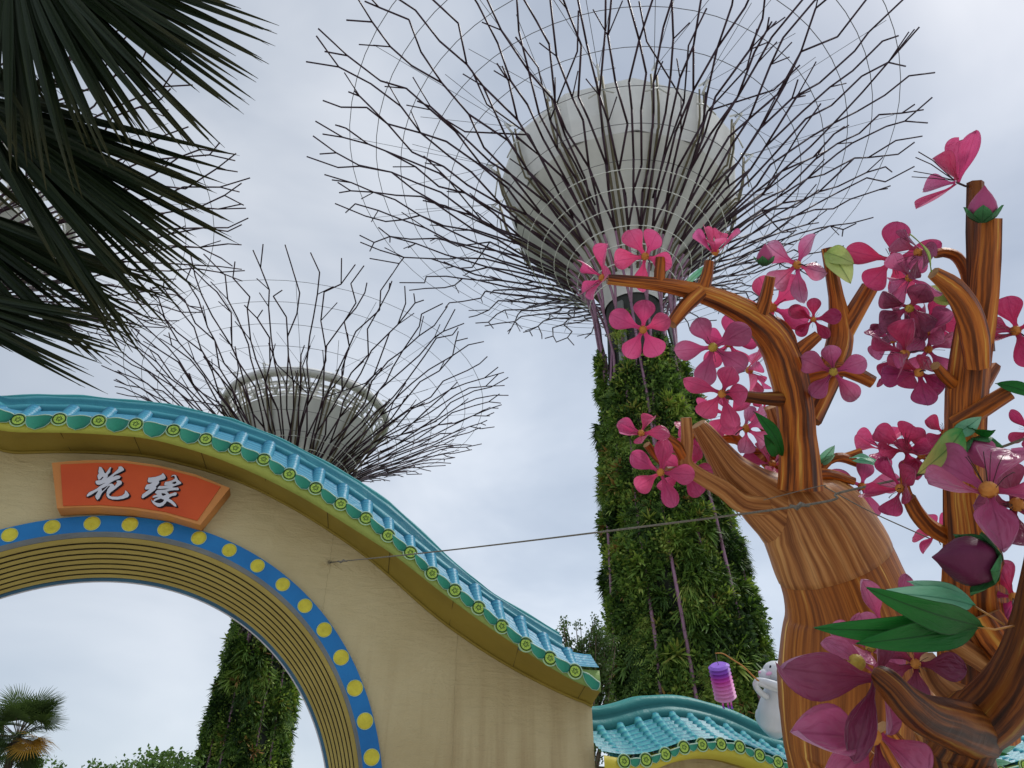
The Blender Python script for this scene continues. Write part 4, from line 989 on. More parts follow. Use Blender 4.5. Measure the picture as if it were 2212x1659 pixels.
# shoulder, its sky sheen painted in as a pale tone, and its upward limbs
limb(ta, [(1812, 1270, ZA+.22, 70), (1792, 1215, ZA+.14, 98), (1755, 1160, ZA+.10, 96), (1705, 1112, ZA+.07, 84), (1655, 1078, ZA+.03, 66), (1615, 1046, ZA, 48), (1575, 1010, ZA, 37), (1545, 968, ZA-.02, 27), (1522, 935, ZA-.04, 21), (1508, 916, ZA-.05, 16)], 'wood_pale_sheen', n=20, flat=False, step=4)
limb(ta, [(1770, 1090, ZA+.35, 70), (1720, 1020, ZA+.5, 40), (1690, 960, ZA+.55, 30), (1668, 905, ZA+.6, 26), (1660, 880, ZA+.6, 20)], 'wood_pale_sheen', n=12, flat=False)
limb(ta, [(1650, 1090, ZA-.1, 26), (1600, 1085, ZA-.15, 22), (1562, 1056, ZA-.18, 20), (1512, 1028, ZA-.2, 17), (1480, 1000, ZA-.2, 17), (1484, 955, ZA-.2, 14), (1482, 902, ZA-.2, 12)], 'wood_pale_sheen', n=8)
limb(ta, [(1482, 998, ZA-.2, 14), (1463, 965, ZA-.22, 13), (1423, 934, ZA-.25, 10)], 'wood_orange')
limb(ta, [(1500, 1020, ZA-.18, 12), (1470, 1018, ZA-.22, 11), (1440, 1018, ZA-.25, 10)], 'wood_orange')
limb(ta, [(1430, 1000, ZA-.2, 8), (1415, 984, ZA-.22, 9), (1397, 960, ZA-.25, 9)], 'wood_orange')
limb(ta, [(1690, 1030, ZA+.5, 16), (1640, 985, ZA+.5, 12), (1590, 950, ZA+.5, 10), (1540, 952, ZA+.5, 9)], 'wood_orange')
limb(ta, [(1600, 955, ZA+.5, 10), (1580, 935, ZA+.48, 10), (1557, 915, ZA+.45, 10)], 'wood_orange')
limb(ta, [(1700, 1010, ZA+.45, 14), (1660, 980, ZA+.45, 10), (1620, 975, ZA+.4, 9)], 'wood_orange')
limb(ta, [(1640, 985, ZA+.45, 17), (1610, 1010, ZA+.4, 15), (1580, 1000, ZA+.35, 11)], 'wood_pale_sheen')
limb(ta, [(1680, 950, ZA+.4, 12), (1665, 935, ZA+.38, 14), (1640, 905, ZA+.35, 14)], 'wood_orange')
# dark square limb
limb(ta, [(1728, 1058, ZA-.28, 48), (1727, 1000, ZA-.27, 44), (1722, 940, ZA-.25, 40), (1716, 870, ZA-.25, 40), (1700, 800, ZA-.22, 41), (1672, 735, ZA-.2, 37), (1630, 690, ZA-.2, 32), (1572, 655, ZA-.2, 26), (1500, 630, ZA-.22, 21), (1420, 614, ZA-.25, 16), (1312, 603, ZA-.28, 12)], 'wood', n=8, step=3)
limb(ta, [(1424, 615, ZA-.25, 13), (1425, 590, ZA-.25, 13), (1427, 556, ZA-.25, 11)], 'wood')
limb(ta, [(1512, 640, ZA-.22, 18), (1526, 600, ZA-.22, 13), (1533, 564, ZA-.22, 10)], 'wood')
limb(ta, [(1512, 632, ZA-.24, 18), (1478, 664, ZA-.3, 16), (1450, 700, ZA-.36, 13)], 'wood')
limb(ta, [(1632, 705, ZA-.22, 20), (1652, 650, ZA-.26, 14), (1664, 597, ZA-.3, 11)], 'wood')
limb(ta, [(1690, 800, ZA-.2, 20), (1722, 762, ZA-.22, 18), (1768, 724, ZA-.26, 12)], 'wood_orange')
limb(ta, [(1672, 690, ZA-.0, 9), (1690, 705, ZA-.02, 12), (1706, 730, ZA-.05, 13), (1712, 765, ZA-.1, 14)], 'wood_orange')
limb(ta, [(1690, 862, ZA-.28, 17), (1640, 860, ZA-.33, 13), (1572, 852, ZA-.4, 11)], 'wood_shaded')
limb(ta, [(1745, 905, ZA-.1, 30), (1780, 830, ZA-.05, 30), (1806, 770, ZA-.03, 30), (1815, 715, ZA, 27), (1806, 640, ZA, 16), (1786, 536, ZA, 12)], 'wood')
limb(ta, [(1812, 735, ZA, 24), (1838, 690, ZA, 22), (1878, 622, ZA+.02, 19)], 'wood')
limb(ta, [(1745, 815, ZA-.1, 17), (1810, 797, ZA-.14, 16), (1850, 808, ZA-.16, 16), (1886, 826, ZA-.18, 14)], 'wood_orange')
limb(ta, [(1760, 1020, ZA+.1, 16), (1790, 995, ZA+.1, 10), (1818, 988, ZA+.1, 11), (1858, 1003, ZA+.1, 9)], 'wood_orange')
limb(ta, [(1810, 990, ZA+.12, 9), (1830, 985, ZA+.12, 8), (1860, 974, ZA+.12, 7)], 'wood_orange')
limb(ta, [(1750, 1030, ZA-.05, 16), (1790, 1024, ZA-.05, 12), (1845, 1040, ZA-.05, 9)], 'wood_orange')
limb(ta, [(1930, 1380, ZA+.2, 12), (1900, 1420, ZA-.3, 10)], 'wood')

ZB = 4.1
fb = pt(2080, 1659, 3.7)
tb = thing('blossom_tree', 'nearest lantern blossom tree at the right, tall straight post and dark forked foreground branch', 'blossom tree', Vector((fb.x, fb.y, 0)))
P = [Vector((fb.x, fb.y, 0)), Vector((fb.x, fb.y, .7)), Vector((fb.x, fb.y, 1.4)), pt(2078, 1659, 3.7), pt(2080, 1600, 3.68), pt(2100, 1560, 3.66), pt(2112, 1520, 3.7)]
P, R = catmull(P, [.26, .2, .17, 68*3.7/FPX, 66*3.7/FPX, 70*3.7/FPX, 50*3.7/FPX], 4); mb = MB(); mb.tube(P, R, 12, smooth=True, cmi=0); mb.build('trunk', M['wood_shaded'], tb, origin=P[0])
limb(tb, [(2105, 1580, 3.66, 62), (2050, 1562, 3.42, 52), (1990, 1540, 3.22, 42), (1948, 1508, 3.12, 34), (1922, 1478, 3.1, 30), (1904, 1462, 3.12, 26), (1893, 1456, 3.14, 17)], 'wood_shaded', n=10, flat=False, spin=.5)
limb(tb, [(2090, 1575, 3.66, 64), (2150, 1530, 3.6, 66), (2205, 1460, 3.5, 62), (2240, 1370, 3.45, 58), (2262, 1250, 3.4, 50), (2280, 1100, 3.4, 40)], 'wood_shaded', n=10, flat=False)
limb(tb, [(2165, 1480, 3.95, 24), (2135, 1440, 4.0, 22), (2075, 1400, 4.02, 26), (2030, 1372, 4.05, 20)], 'wood_pale_sheen', n=6)
limb(tb, [(2110, 1520, 3.9, 36), (2060, 1500, 3.95, 32), (2020, 1465, 4.0, 26), (2000, 1420, 4.0, 22)], 'wood_pale_sheen', n=6)
limb(tb, [(2200, 1440, 3.9, 40), (2150, 1380, 4.0, 44), (2120, 1330, 4.05, 40)], 'wood_orange', n=6)
limb(tb, [(2060, 1640, 3.8, 34), (2010, 1600, 3.85, 24), (1990, 1575, 3.85, 18)], 'wood_pale_sheen', n=6)
limb(tb, [(1990, 1700, 3.85, 40), (1930, 1610, 3.9, 26), (1905, 1570, 3.9, 18)], 'wood_orange', n=6)
limb(tb, [(1830, 1720, 3.9, 16), (1860, 1660, 3.9, 15), (1885, 1625, 3.9, 12)], 'wood_orange', n=6)
# tall straight post behind
limb(tb, [(2110, 1580, 4.3, 80), (2110, 1400, 4.25, 76), (2104, 1250, 4.2, 62), (2096, 1150, 4.15, 52), (2086, 1060, 4.1, 44), (2085, 950, 4.1, 40), (2088, 850, 4.1, 42), (2098, 760, 4.1, 40), (2110, 690, 4.1, 38), (2118, 640, 4.1, 34)], 'wood', n=8, step=2)
limb(tb, [(2118, 760, 4.15, 28), (2112, 600, 4.16, 21), (2107, 500, 4.18, 19), (2107, 394, 4.2, 17)], 'wood_shaded', n=6, step=1)
limb(tb, [(2112, 740, 4.0, 30), (2126, 640, 3.98, 29), (2132, 560, 3.97, 28), (2136, 474, 3.95, 26)], 'wood', n=7, step=1)
limb(tb, [(2112, 790, 3.95, 26), (2106, 730, 3.9, 30), (2090, 672, 3.86, 28), (2058, 622, 3.82, 24), (2016, 590, 3.8, 15)], 'wood', n=7)
limb(tb, [(2096, 640, 4.3, 12), (2088, 590, 4.3, 13), (2068, 556, 4.3, 12), (2042, 546, 4.3, 11), (2020, 549, 4.3, 10)], 'wood_orange', n=7)
limb(tb, [(2060, 918, 4.05, 20), (2110, 890, 4.0, 20), (2148, 866, 3.95, 19), (2180, 846, 3.92, 18)], 'wood', n=7)
limb(tb, [(2110, 850, 4.2, 18), (2130, 820, 4.25, 16), (2150, 792, 4.3, 12)], 'wood', n=6)
limb(tb, [(2070, 838, 4.1, 14), (2040, 812, 4.05, 13), (2020, 790, 4.0, 11)], 'wood', n=6)
limb(tb, [(2060, 1166, 4.2, 20), (2010, 1140, 4.2, 18), (1982, 1110, 4.2, 17), (1964, 1076, 4.2, 15)], 'wood', n=7)
limb(tb, [(1964, 1080, 4.25, 12), (1955, 1050, 4.3, 10), (1950, 1000, 4.35, 8)], 'wood_orange', n=6)

# blossoms of the large tree: (u, v, Z, R px, axis towards right/up/viewer, spin, material, cup, curl)
for a in [
    (1302, 600, 5.1, 66, (-.75, .05, .45), 20, 'pink', .30, -.2, 'centre'),
    (1394, 554, 5.2, 68, (-.25, .15, .9), 38, 'pink', .30, -.3, 'centre'),
    (1545, 545, 5.2, 66, (.05, .96, .22), 30, 'pink', .75, -.25, 'centre'),
    (1389, 712, 5.1, 70, (-.05, -.05, 1), 0, 'pink', .15, -.2, 'centre'),
    (1540, 750, 5.15, 80, (-.05, -.1, 1), -20, 'mauve', .12, -.15, 'centre_y'),
    (1575, 742, 5.6, 66, (.1, 0, 1), 10, 'pink', .2, -.2, 'centre'),
    (1560, 850, 4.95, 72, (-.2, -.25, .9), 15, 'pink', .1, -.1, 'centre'),
    (1618, 800, 5.8, 68, (.92, .1, .25), 5, 'pink', .45, -.3, 'centre'),
    (1668, 665, 5.5, 80, (.05, .1, 1), -35, 'pink', .15, -.2, 'centre'),
    (1722, 572, 5.3, 76, (-.35, -.1, -.75), 50, 'mauve', .35, -.3, 'centre'),
    (1757, 690, 5.3, 48, (0, 0, 1), 5, 'crimson', .15, -.2, 'centre'),
    (1927, 562, 5.2, 84, (.03, -.05, 1), 10, 'crimson', .12, -.2, 'centre'),
    (1800, 803, 5.0, 72, (.05, -.05, 1), -2, 'mauve', .15, -.3, 'centre_y'),
    (1385, 936, 5.1, 60, (-.12, .45, .8), 15, 'pink', .45, -.35, 'centre'),
    (1427, 1020, 5.05, 66, (-.05, -.1, 1), 18, 'pink', .12, -.15, 'centre'),
    (1478, 1015, 5.35, 62, (.15, -.2, .9), 10, 'pink', .25, -.2, 'centre'),
    (1498, 942, 5.7, 50, (.1, .6, .8), 40, 'pink', .3, -.3, 'centre'),
    (1470, 985, 5.7, 48, (-.1, .5, .8), 10, 'pink', .3, -.3, 'centre'),
    (1572, 895, 5.75, 60, (-.55, .3, .6), 60, 'pink', .4, -.3, 'centre'),
    (1612, 925, 5.6, 74, (.5, .1, -.6), 15, 'mauve', .45, -.3, 'centre'),
    (1650, 885, 6.1, 40, (.1, .2, 1), 15, 'pink', .2, -.2, 'centre'),
    (1668, 1003, 5.65, 66, (.2, .75, .4), 60, 'pink', .3, -.3, 'centre'),
    (1862, 1050, 5.5, 66, (.05, -.3, .95), 5, 'mauve', .15, -.15, 'centre'),
    (1905, 968, 5.6, 60, (-.15, .75, .5), 20, 'pink', .55, -.2, 'centre'),
]: flower(ta, *a[:5], spin=a[5], mat=a[6], cup=a[7], curl=a[8], cen=a[9])
# blossoms of the near tree
for a in [
    (1985, 545, 4.2, 78, (-.75, -.1, .5), 20, 'plum', .45, -.3, 'centre'),
    (1965, 600, 4.3, 66, (-.5, -.3, .6), 50, 'mauve', .3, -.3, 'centre'),
    (1965, 665, 4.3, 74, (-.3, -.55, .7), 30, 'plum', .25, -.3, 'centre_y'),
    (2005, 690, 4.5, 62, (.2, -.3, .9), 10, 'crimson', .2, -.2, 'centre'),
    (1955, 765, 4.2, 84, (-.6, -.3, .4), 25, 'crimson', .25, -.2, 'centre'),
    (1930, 735, 4.5, 58, (-.5, .3, .6), 70, 'mauve', .3, -.3, 'centre'),
    (2005, 755, 4.4, 66, (.3, .1, .9), 0, 'mauve', .25, -.3, 'centre'),
    (1985, 805, 4.1, 78, (-.2, -.3, -.8), 35, 'crimson', .3, -.2, 'centre'),
    (2195, 715, 4.1, 86, (-.5, .3, .6), 62, 'crimson', .4, -.2, 'centre'),
    (1955, 970, 4.4, 72, (-.2, .3, .8), 15, 'crimson', .45, -.3, 'centre'),
    (1945, 1055, 4.3, 76, (-.55, .1, .6), 40, 'crimson', .35, -.2, 'centre'),
    (2040, 935, 4.5, 58, (.3, .2, .8), 10, 'crimson', .2, -.2, 'centre'),
    (2136, 1060, 3.55, 150, (-.1, .55, .75), 20, 'mauve', .38, -.3, 'centre'),
    (2225, 930, 4.1, 46, (-.2, .1, 1), 20, 'crimson', .2, -.2, 'centre'),
    (2190, 1290, 4.0, 80, (.1, .3, -.8), 20, 'crimson', .3, -.2, 'centre'),
    (2020, 1155, 4.6, 48, (-.3, .5, .6), 40, 'pink', .2, -.2, 'centre'),
    (1978, 1434, 3.9, 84, (-.1, .1, .95), 20, 'plum', .3, -.2, 'centre'),
    (2000, 720, 4.35, 70, (-.35, .3, .8), 44, 'mauve', .3, -.3, 'centre'),
    (1945, 700, 4.5, 60, (-.7, .2, .5), 12, 'plum', .3, -.3, 'centre'),
    (1990, 985, 4.35, 64, (.2, .4, .7), 0, 'crimson', .4, -.3, 'centre'),
    (2195, 1090, 3.8, 120, (.3, .1, .9), 50, 'plum', .3, -.2, 'centre'),
    (1880, 1400, 4.2, 80, (.1, .5, .8), 60, 'mauve', .4, -.2, 'centre_y'),
]: flower(tb, *a[:5], spin=a[5], mat=a[6], cup=a[7], curl=a[8], cen=a[9])
def petal_at(f, base, tip, wpx, mat, nrm=(0, 0, 1), bow=.15, fold=.5, seed=1, name='petal'):
    """one hand placed petal from base to tip, both (u, v, Z)"""
    a, b = pt(*base), pt(*tip); d = (b-a); L = d.length; d.normalize(); n = camdir(*nrm); n = (n-d*n.dot(d)).normalized(); W = wpx*2*(base[2]+tip[2])/2/FPX
    mb = MB(); petal_mesh(mb, a, d, n, L, W*1.05, bow*.6, -bow, fold, .25*math.sin(seed), seed); return mb.build(name, M[mat], f, origin=a)
def flower_root(parent, u, v, Z):
    c = pt(u, v, Z); f = bpy.data.objects.new('flower', None); COL.objects.link(f); f.empty_display_size = .05; f.parent = parent; f.location = c-parent_loc(parent); return f
def centre_ball(f, u, v, Z, rpx, ax=(0, 0, 1), mat='centre'):
    c = pt(u, v, Z); q = rpx*Z/FPX; mb = MB(); mb.lathe([(.001, -q), (q*.7, -q*.7), (q, 0), (q*.8, q*.6), (q*.4, q*.9), (.001, q)], c, camdir(*ax), 11, smooth=False); mb.build('flower_centre', M[mat], f, origin=c)
f = flower_root(tb, 2066, 392, 4.2)
petal_at(f, (2070, 394, 4.2), (2112, 278, 4.15), 22, 'pink', (-.6, .1, .7), -.22, .5, 21)
petal_at(f, (2066, 398, 4.2), (1976, 456, 4.1), 20, 'pink', (-.2, .8, .5), -.18, .5, 22)
petal_at(f, (2068, 392, 4.15), (2018, 340, 4.0), 30, 'crimson', (-.4, .3, .9), .15, .5, 23)
petal_at(f, (2066, 390, 4.25), (2072, 300, 4.35), 28, 'pink', (-.5, .1, .8), .1, .5, 24)
petal_at(f, (2064, 396, 4.25), (1992, 410, 4.4), 26, 'mauve', (-.2, .5, .8), .1, .5, 25)
mb = MB()
for du_, dv_ in ((-78, -62), (-84, -50), (-88, -20), (-92, -8)): mb.tube([pt(2062, 390, 4.2), pt(2062+du_*.6, 390+dv_*.7, 4.15), pt(2062+du_, 390+dv_, 4.1)], .003, 4)
mb.build('stamens', M['stamen'], f); mb = MB(); mb.tube([pt(2066, 394, 4.2), pt(2085, 402, 4.2), pt(2106, 404, 4.2)], .006, 5); mb.build('flower_stem', M['stamen'], f)
f = flower_root(tb, 1892, 1465, 3.35)
petal_at(f, (1896, 1464, 3.3), (1684, 1442, 3.2), 56, 'plum', (0, -.15, 1), .10, .35, 1)
petal_at(f, (1896, 1462, 3.32), (1898, 1352, 3.4), 34, 'plum', (.2, 0, 1), .2, .6, 2)
petal_at(f, (1890, 1455, 3.4), (1772, 1376, 3.5), 24, 'mauve', (.3, .6, .8), .3, .4, 3)
petal_at(f, (1890, 1472, 3.28), (1842, 1652, 3.12), 40, 'plum', (-.5, 0, .8), .2, .9, 4)
petal_at(f, (1904, 1476, 3.3), (1920, 1592, 3.3), 26, 'mauve', (.5, 0, .8), .2, .7, 5)
centre_ball(f, 1850, 1432, 3.42, 19, (-.3, .6, .5), 'centre_y')
f = flower_root(tb, 1884, 1600, 3.3)
petal_at(f, (1868, 1596, 3.3), (1712, 1578, 3.1), 60, 'mauve', (-.1, .55, .8), .22, .6, 6)
petal_at(f, (1900, 1590, 3.3), (2008, 1690, 3.15), 50, 'mauve', (.2, .5, .8), .25, .6, 7)
petal_at(f, (1880, 1600, 3.3), (1780, 1700, 3.15), 50, 'mauve', (-.3, .1, .9), .2, .5, 8)
petal_at(f, (1892, 1600, 3.3), (1900, 1740, 3.2), 36, 'plum', (0, 0, 1), .2, .5, 9)
centre_ball(f, 1884, 1590, 3.25, 20, (0, .3, .9))
f = flower_root(tb, 1890, 1330, 4.1)
petal_at(f, (1900, 1340, 4.0), (1862, 1250, 4.0), 24, 'mauve', (.2, .1, 1), .15, .4, 10)
petal_at(f, (1940, 1300, 4.0), (1960, 1238, 4.05), 16, 'mauve', (.1, .3, 1), .15, .4, 11)
bud(ta, 1652, 556, 5.2, 22); bud(tb, 2124, 450, 3.85, 36); bud(tb, 2098, 1212, 3.45, 68, (-1, .12, .12), 'bud_dark')
bud(tb, 2120, 975, 3.9, 40, (.1, -.6, .5))
# leaves
leafblade(ta, (1530, 572, 5.2), (1475, 622, 5.3), 7, 'leaf_mint', (0, .3, 1))
leafblade(ta, (1790, 548, 5.35), (1838, 612, 5.2), 26, 'leaf_lime', (-.2, .2, 1)); leafblade(ta, (1782, 545, 5.38), (1845, 570, 5.2), 22, 'leaf_lime', (.1, -.2, 1))
leafblade(ta, (1690, 985, 5.1), (1628, 888, 5.0), 16, 'leaf_dark', (.4, .1, 1)); leafblade(ta, (1690, 975, 5.6), (1650, 940, 5.5), 24, 'leaf_dark', (-.3, .1, 1))
leafblade(ta, (1768, 1000, 5.5), (1803, 962, 5.4), 12, 'leaf_mint', (0, .2, 1)); leafblade(ta, (1768, 1003, 5.5), (1804, 982, 5.4), 8, 'leaf_mint', (0, .2, 1))
leafblade(ta, (1840, 995, 5.3), (1930, 1020, 5.0), 10, 'leaf_mint', (0, .4, 1)); leafblade(ta, (1835, 990, 5.3), (1900, 1006, 5.0), 8, 'leaf_mint', (0, .4, 1))
leafblade(tb, (2080, 928, 3.9), (1983, 1024, 3.8), 30, 'leaf_mix', (-.1, .1, 1)); leafblade(tb, (2060, 940, 4.0), (2120, 900, 3.9), 18, 'leaf_mint', (0, .3, 1))
leafblade(tb, (2090, 920, 3.95), (2150, 930, 3.8), 20, 'leaf_dark', (.2, -.3, 1))
leafblade(tb, (2045, 650, 4.3), (2005, 618, 4.35), 16, 'leaf_lime', (0, 0, 1)); leafblade(tb, (2055, 655, 4.3), (2010, 640, 4.35), 14, 'leaf_lime', (0, 0, 1))
leafblade(tb, (2012, 588, 3.8), (1965, 505, 3.85), 7, 'leaf_lime', (1, .2, .3))
leafblade(tb, (2150, 828, 3.9), (2260, 870, 3.8), 16, 'leaf_dark', (0, .4, 1))
leafblade(tb, (2122, 1354, 3.3), (1762, 1358, 3.05), 36, 'leaf_dark', (0, .1, 1), bow=.05); leafblade(tb, (2118, 1352, 3.28), (1874, 1272, 3.0), 34, 'leaf_dark', (0, -.2, 1), bow=.05)
leafblade(tb, (2118, 1356, 3.29), (1852, 1391, 3.02), 34, 'leaf_dark', (0, .3, 1), bow=.04)
leafblade(tb, (2105, 1308, 3.6), (1896, 1278, 3.5), 24, 'leaf_mint', (0, .4, 1)); leafblade(tb, (2100, 1306, 3.62), (1960, 1256, 3.55), 20, 'leaf_mint', (0, .4, 1))
for e_, w_ in (((2190, 1590), 8), ((2195, 1612), 8), ((2185, 1648), 7), ((2170, 1578), 9)): leafblade(tb, (2110, 1640-(1648-e_[1])*.35, 3.9), (*e_, 3.9), w_, 'leaf_mint', (0, .3, 1))
for e_ in ((2172, 1600), (2180, 1630)): leafblade(tb, (2112, 1622, 3.88), (*e_, 3.85), 5, 'leaf_dark', (0, .3, 1))
mb = MB(); mb.tube([pt(2110, 1354, 3.28), pt(2150, 1360, 3.3), pt(2190, 1352, 3.4)], .005, 5); mb.tube([pt(2100, 1307, 3.6), pt(2130, 1325, 3.55), pt(2170, 1350, 3.5)], .005, 5); mb.build('leaf_stem', M['stick'], tb)

# ------------------------------------------------------------------ fan palm overhead, top left
pal = thing('fan_palm', 'near fan palm with dark overhanging leaves filling the upper left corner', 'palm tree', Vector((-6.2, 2.2, 0)))
crown = Vector((-6.2, 2.2, 6.4))
mb = MB(); pts, rs = catmull([Vector((-6.2, 2.2, 0)), Vector((-6.15, 2.2, 2)), Vector((-6.25, 2.25, 4.3)), crown], [.24, .18, .16, .2], 8)
mb.tube(pts, [r*(1+.06*(i % 2)) for i, r in enumerate(rs)], 14); mb.build('trunk', M['bark'], pal)
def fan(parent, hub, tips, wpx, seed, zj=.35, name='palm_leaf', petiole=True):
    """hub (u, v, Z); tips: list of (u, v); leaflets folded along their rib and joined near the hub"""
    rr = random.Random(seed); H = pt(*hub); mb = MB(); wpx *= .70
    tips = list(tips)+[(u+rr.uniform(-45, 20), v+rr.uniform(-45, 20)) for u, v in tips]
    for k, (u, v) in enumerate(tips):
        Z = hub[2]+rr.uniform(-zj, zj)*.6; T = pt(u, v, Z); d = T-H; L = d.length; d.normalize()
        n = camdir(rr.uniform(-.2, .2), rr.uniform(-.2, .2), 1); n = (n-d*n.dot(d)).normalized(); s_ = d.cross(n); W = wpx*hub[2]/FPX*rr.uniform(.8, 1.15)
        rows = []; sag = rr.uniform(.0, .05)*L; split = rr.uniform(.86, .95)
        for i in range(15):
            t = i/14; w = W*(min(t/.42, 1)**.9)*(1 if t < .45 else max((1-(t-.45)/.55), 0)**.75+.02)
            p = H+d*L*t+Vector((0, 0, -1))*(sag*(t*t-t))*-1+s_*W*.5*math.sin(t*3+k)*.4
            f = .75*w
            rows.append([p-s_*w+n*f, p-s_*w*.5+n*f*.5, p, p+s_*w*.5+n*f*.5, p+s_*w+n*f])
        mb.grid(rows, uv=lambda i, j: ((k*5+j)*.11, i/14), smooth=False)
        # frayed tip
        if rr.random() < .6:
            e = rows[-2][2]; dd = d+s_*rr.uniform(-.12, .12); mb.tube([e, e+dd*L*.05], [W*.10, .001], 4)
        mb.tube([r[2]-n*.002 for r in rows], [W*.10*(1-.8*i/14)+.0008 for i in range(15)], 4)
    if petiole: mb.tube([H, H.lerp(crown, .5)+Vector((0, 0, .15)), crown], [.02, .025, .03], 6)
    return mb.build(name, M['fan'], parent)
def fanout(hub, a0, a1, n, Rf, jit, seed):
    rr = random.Random(seed); out = []
    for k in range(n):
        a = math.radians(a0+(a1-a0)*k/(n-1)+rr.uniform(-.5, .5)); R = Rf(math.degrees(a))*(1+rr.uniform(-jit, jit)); out.append((hub[0]+R*math.cos(a), hub[1]+R*math.sin(a)))
    return out
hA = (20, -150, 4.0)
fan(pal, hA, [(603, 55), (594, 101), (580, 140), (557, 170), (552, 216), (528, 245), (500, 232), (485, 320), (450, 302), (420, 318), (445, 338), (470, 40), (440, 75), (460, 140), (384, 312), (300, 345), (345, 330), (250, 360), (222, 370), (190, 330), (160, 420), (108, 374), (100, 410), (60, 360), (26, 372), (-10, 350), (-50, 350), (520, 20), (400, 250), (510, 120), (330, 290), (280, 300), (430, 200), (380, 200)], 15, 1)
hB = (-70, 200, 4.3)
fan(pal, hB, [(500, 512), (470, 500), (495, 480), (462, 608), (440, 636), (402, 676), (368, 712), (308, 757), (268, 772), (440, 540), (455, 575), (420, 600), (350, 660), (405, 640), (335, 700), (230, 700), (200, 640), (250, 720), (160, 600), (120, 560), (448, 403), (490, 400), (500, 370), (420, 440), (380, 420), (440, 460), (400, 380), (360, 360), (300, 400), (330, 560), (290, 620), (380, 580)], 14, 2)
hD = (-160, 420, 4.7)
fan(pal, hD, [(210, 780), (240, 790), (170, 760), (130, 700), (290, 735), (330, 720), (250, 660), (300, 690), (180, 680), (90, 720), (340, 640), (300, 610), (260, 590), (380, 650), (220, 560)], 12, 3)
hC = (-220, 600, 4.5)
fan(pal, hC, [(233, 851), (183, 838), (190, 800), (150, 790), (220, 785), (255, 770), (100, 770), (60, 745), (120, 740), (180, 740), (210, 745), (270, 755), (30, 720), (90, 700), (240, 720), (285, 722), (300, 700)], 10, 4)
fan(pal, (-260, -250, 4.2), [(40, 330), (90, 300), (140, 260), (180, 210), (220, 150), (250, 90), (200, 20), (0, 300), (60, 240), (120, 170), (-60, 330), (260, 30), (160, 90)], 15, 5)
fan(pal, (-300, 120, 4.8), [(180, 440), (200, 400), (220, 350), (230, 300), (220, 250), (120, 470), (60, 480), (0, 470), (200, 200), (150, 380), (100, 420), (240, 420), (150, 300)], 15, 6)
for k in range(9):                     # leaves on the far side of the crown, outside the picture
    a = math.radians(110+k*24); el_ = rnd(-.3, .5); d = Vector((math.cos(a)*math.cos(el_), math.sin(a)*math.cos(el_), math.sin(el_))); hub = crown+d*1.0; mb = MB()
    if hub.x > -5.9: continue
    s0 = d.cross(Vector((0, 0, 1))).normalized(); up = s0.cross(d)
    for q in range(22):
        b_ = -1.5+3.0*q/21; dd = (d*math.cos(b_)+s0*math.sin(b_)).normalized(); tip = hub+dd*1.2-Vector((0, 0, .25)); sd = dd.cross(up).normalized()
        mb.grid([[hub-sd*.004, hub, hub+sd*.004], [hub+dd*.6-sd*.03+up*.03, hub+dd*.6, hub+dd*.6+sd*.03+up*.03], [tip-sd*.002, tip, tip+sd*.002]], smooth=False)
    mb.tube([crown, hub], .022, 5); mb.build('palm_leaf', M['fan'], pal)

# ------------------------------------------------------------------ distant plants
def tree(name, label, cat, base, h, crown_c, crown_r, nleaf, lsize, mat, seed, group=None, thin=False, ntw=26):
    rr = random.Random(seed); nr = np.random.default_rng(seed); base = Vector(base); root = thing(name, label, cat, base, group)
    mb = MB(); cc = Vector(crown_c); P = [base, base.lerp(cc, .35)+Vector((rr.uniform(-.2, .2), 0, 0)), base.lerp(cc, .7), cc]
    P, R = catmull(P, [h*.03, h*.024, h*.017, h*.008], 5); mb.tube(P, R, 9)
    tips = []
    for k in range(ntw):
        t = rr.uniform(.5, 1); p = P[int(t*(len(P)-1))]; v = Vector((rr.gauss(0, 1), rr.gauss(0, 1), rr.gauss(.2, .8))).normalized()
        e = cc+Vector((v.x*crown_r[0], v.y*crown_r[1], v.z*crown_r[2]))*rr.uniform(.6, 1.0); m = p.lerp(e, .5)+Vector((0, 0, -.05*h))
        pp, r2 = catmull([p, m, e], [h*.008, h*.005, h*.0015], 4); mb.tube(pp, r2, 5); tips += pp[3:]
        for q in range(3):
            b_ = pp[rr.randrange(3, len(pp))]; e2 = b_+Vector((rr.gauss(0, 1), rr.gauss(0, 1), rr.gauss(.2, .6)))*max(crown_r)*.16; mb.tube([b_, e2], [h*.002, h*.0006], 4); tips += [b_.lerp(e2, .5), e2]
    mb.build('trunk', M['bark'], root)
    C = np.array([tuple(t) for t in tips]); idx = nr.integers(0, len(C), nleaf); tone = nr.uniform(-.2, .2, len(C))
    c = C[idx]+nr.normal(0, 1, (nleaf, 3))*np.array(crown_r)*(.055 if thin else .10)
    d = nr.normal(0, 1, (nleaf, 3)); d /= np.linalg.norm(d, axis=1)[:, None]; s_ = np.cross(d, nr.normal(0, 1, (nleaf, 3))); s_ /= np.linalg.norm(s_, axis=1)[:, None]
    L = lsize*nr.uniform(.6, 1.3, (nleaf, 1)); W = L*.32
    V = np.stack([c, c+d*L*.5-s_*W, c+d*L, c+d*L*.5+s_*W], 1)
    fast_quads('crown', V, np.clip(.45+tone[idx]+nr.uniform(-.25, .25, nleaf), 0, 1), mat, root)
    return root
def ground_under(p): return (p.x, p.y, 0)
c = pt(1258, 1425, 22)
tree('feathery_tree', 'thin feathery tree between the gate roof and the planted tower trunk', 'tree', ground_under(c), 6.5, c, (1.05, 1.0, 1.45), 17000, .085, M['treeleaf'], 3, thin=True, ntw=60)
c = pt(335, 1672, 30)
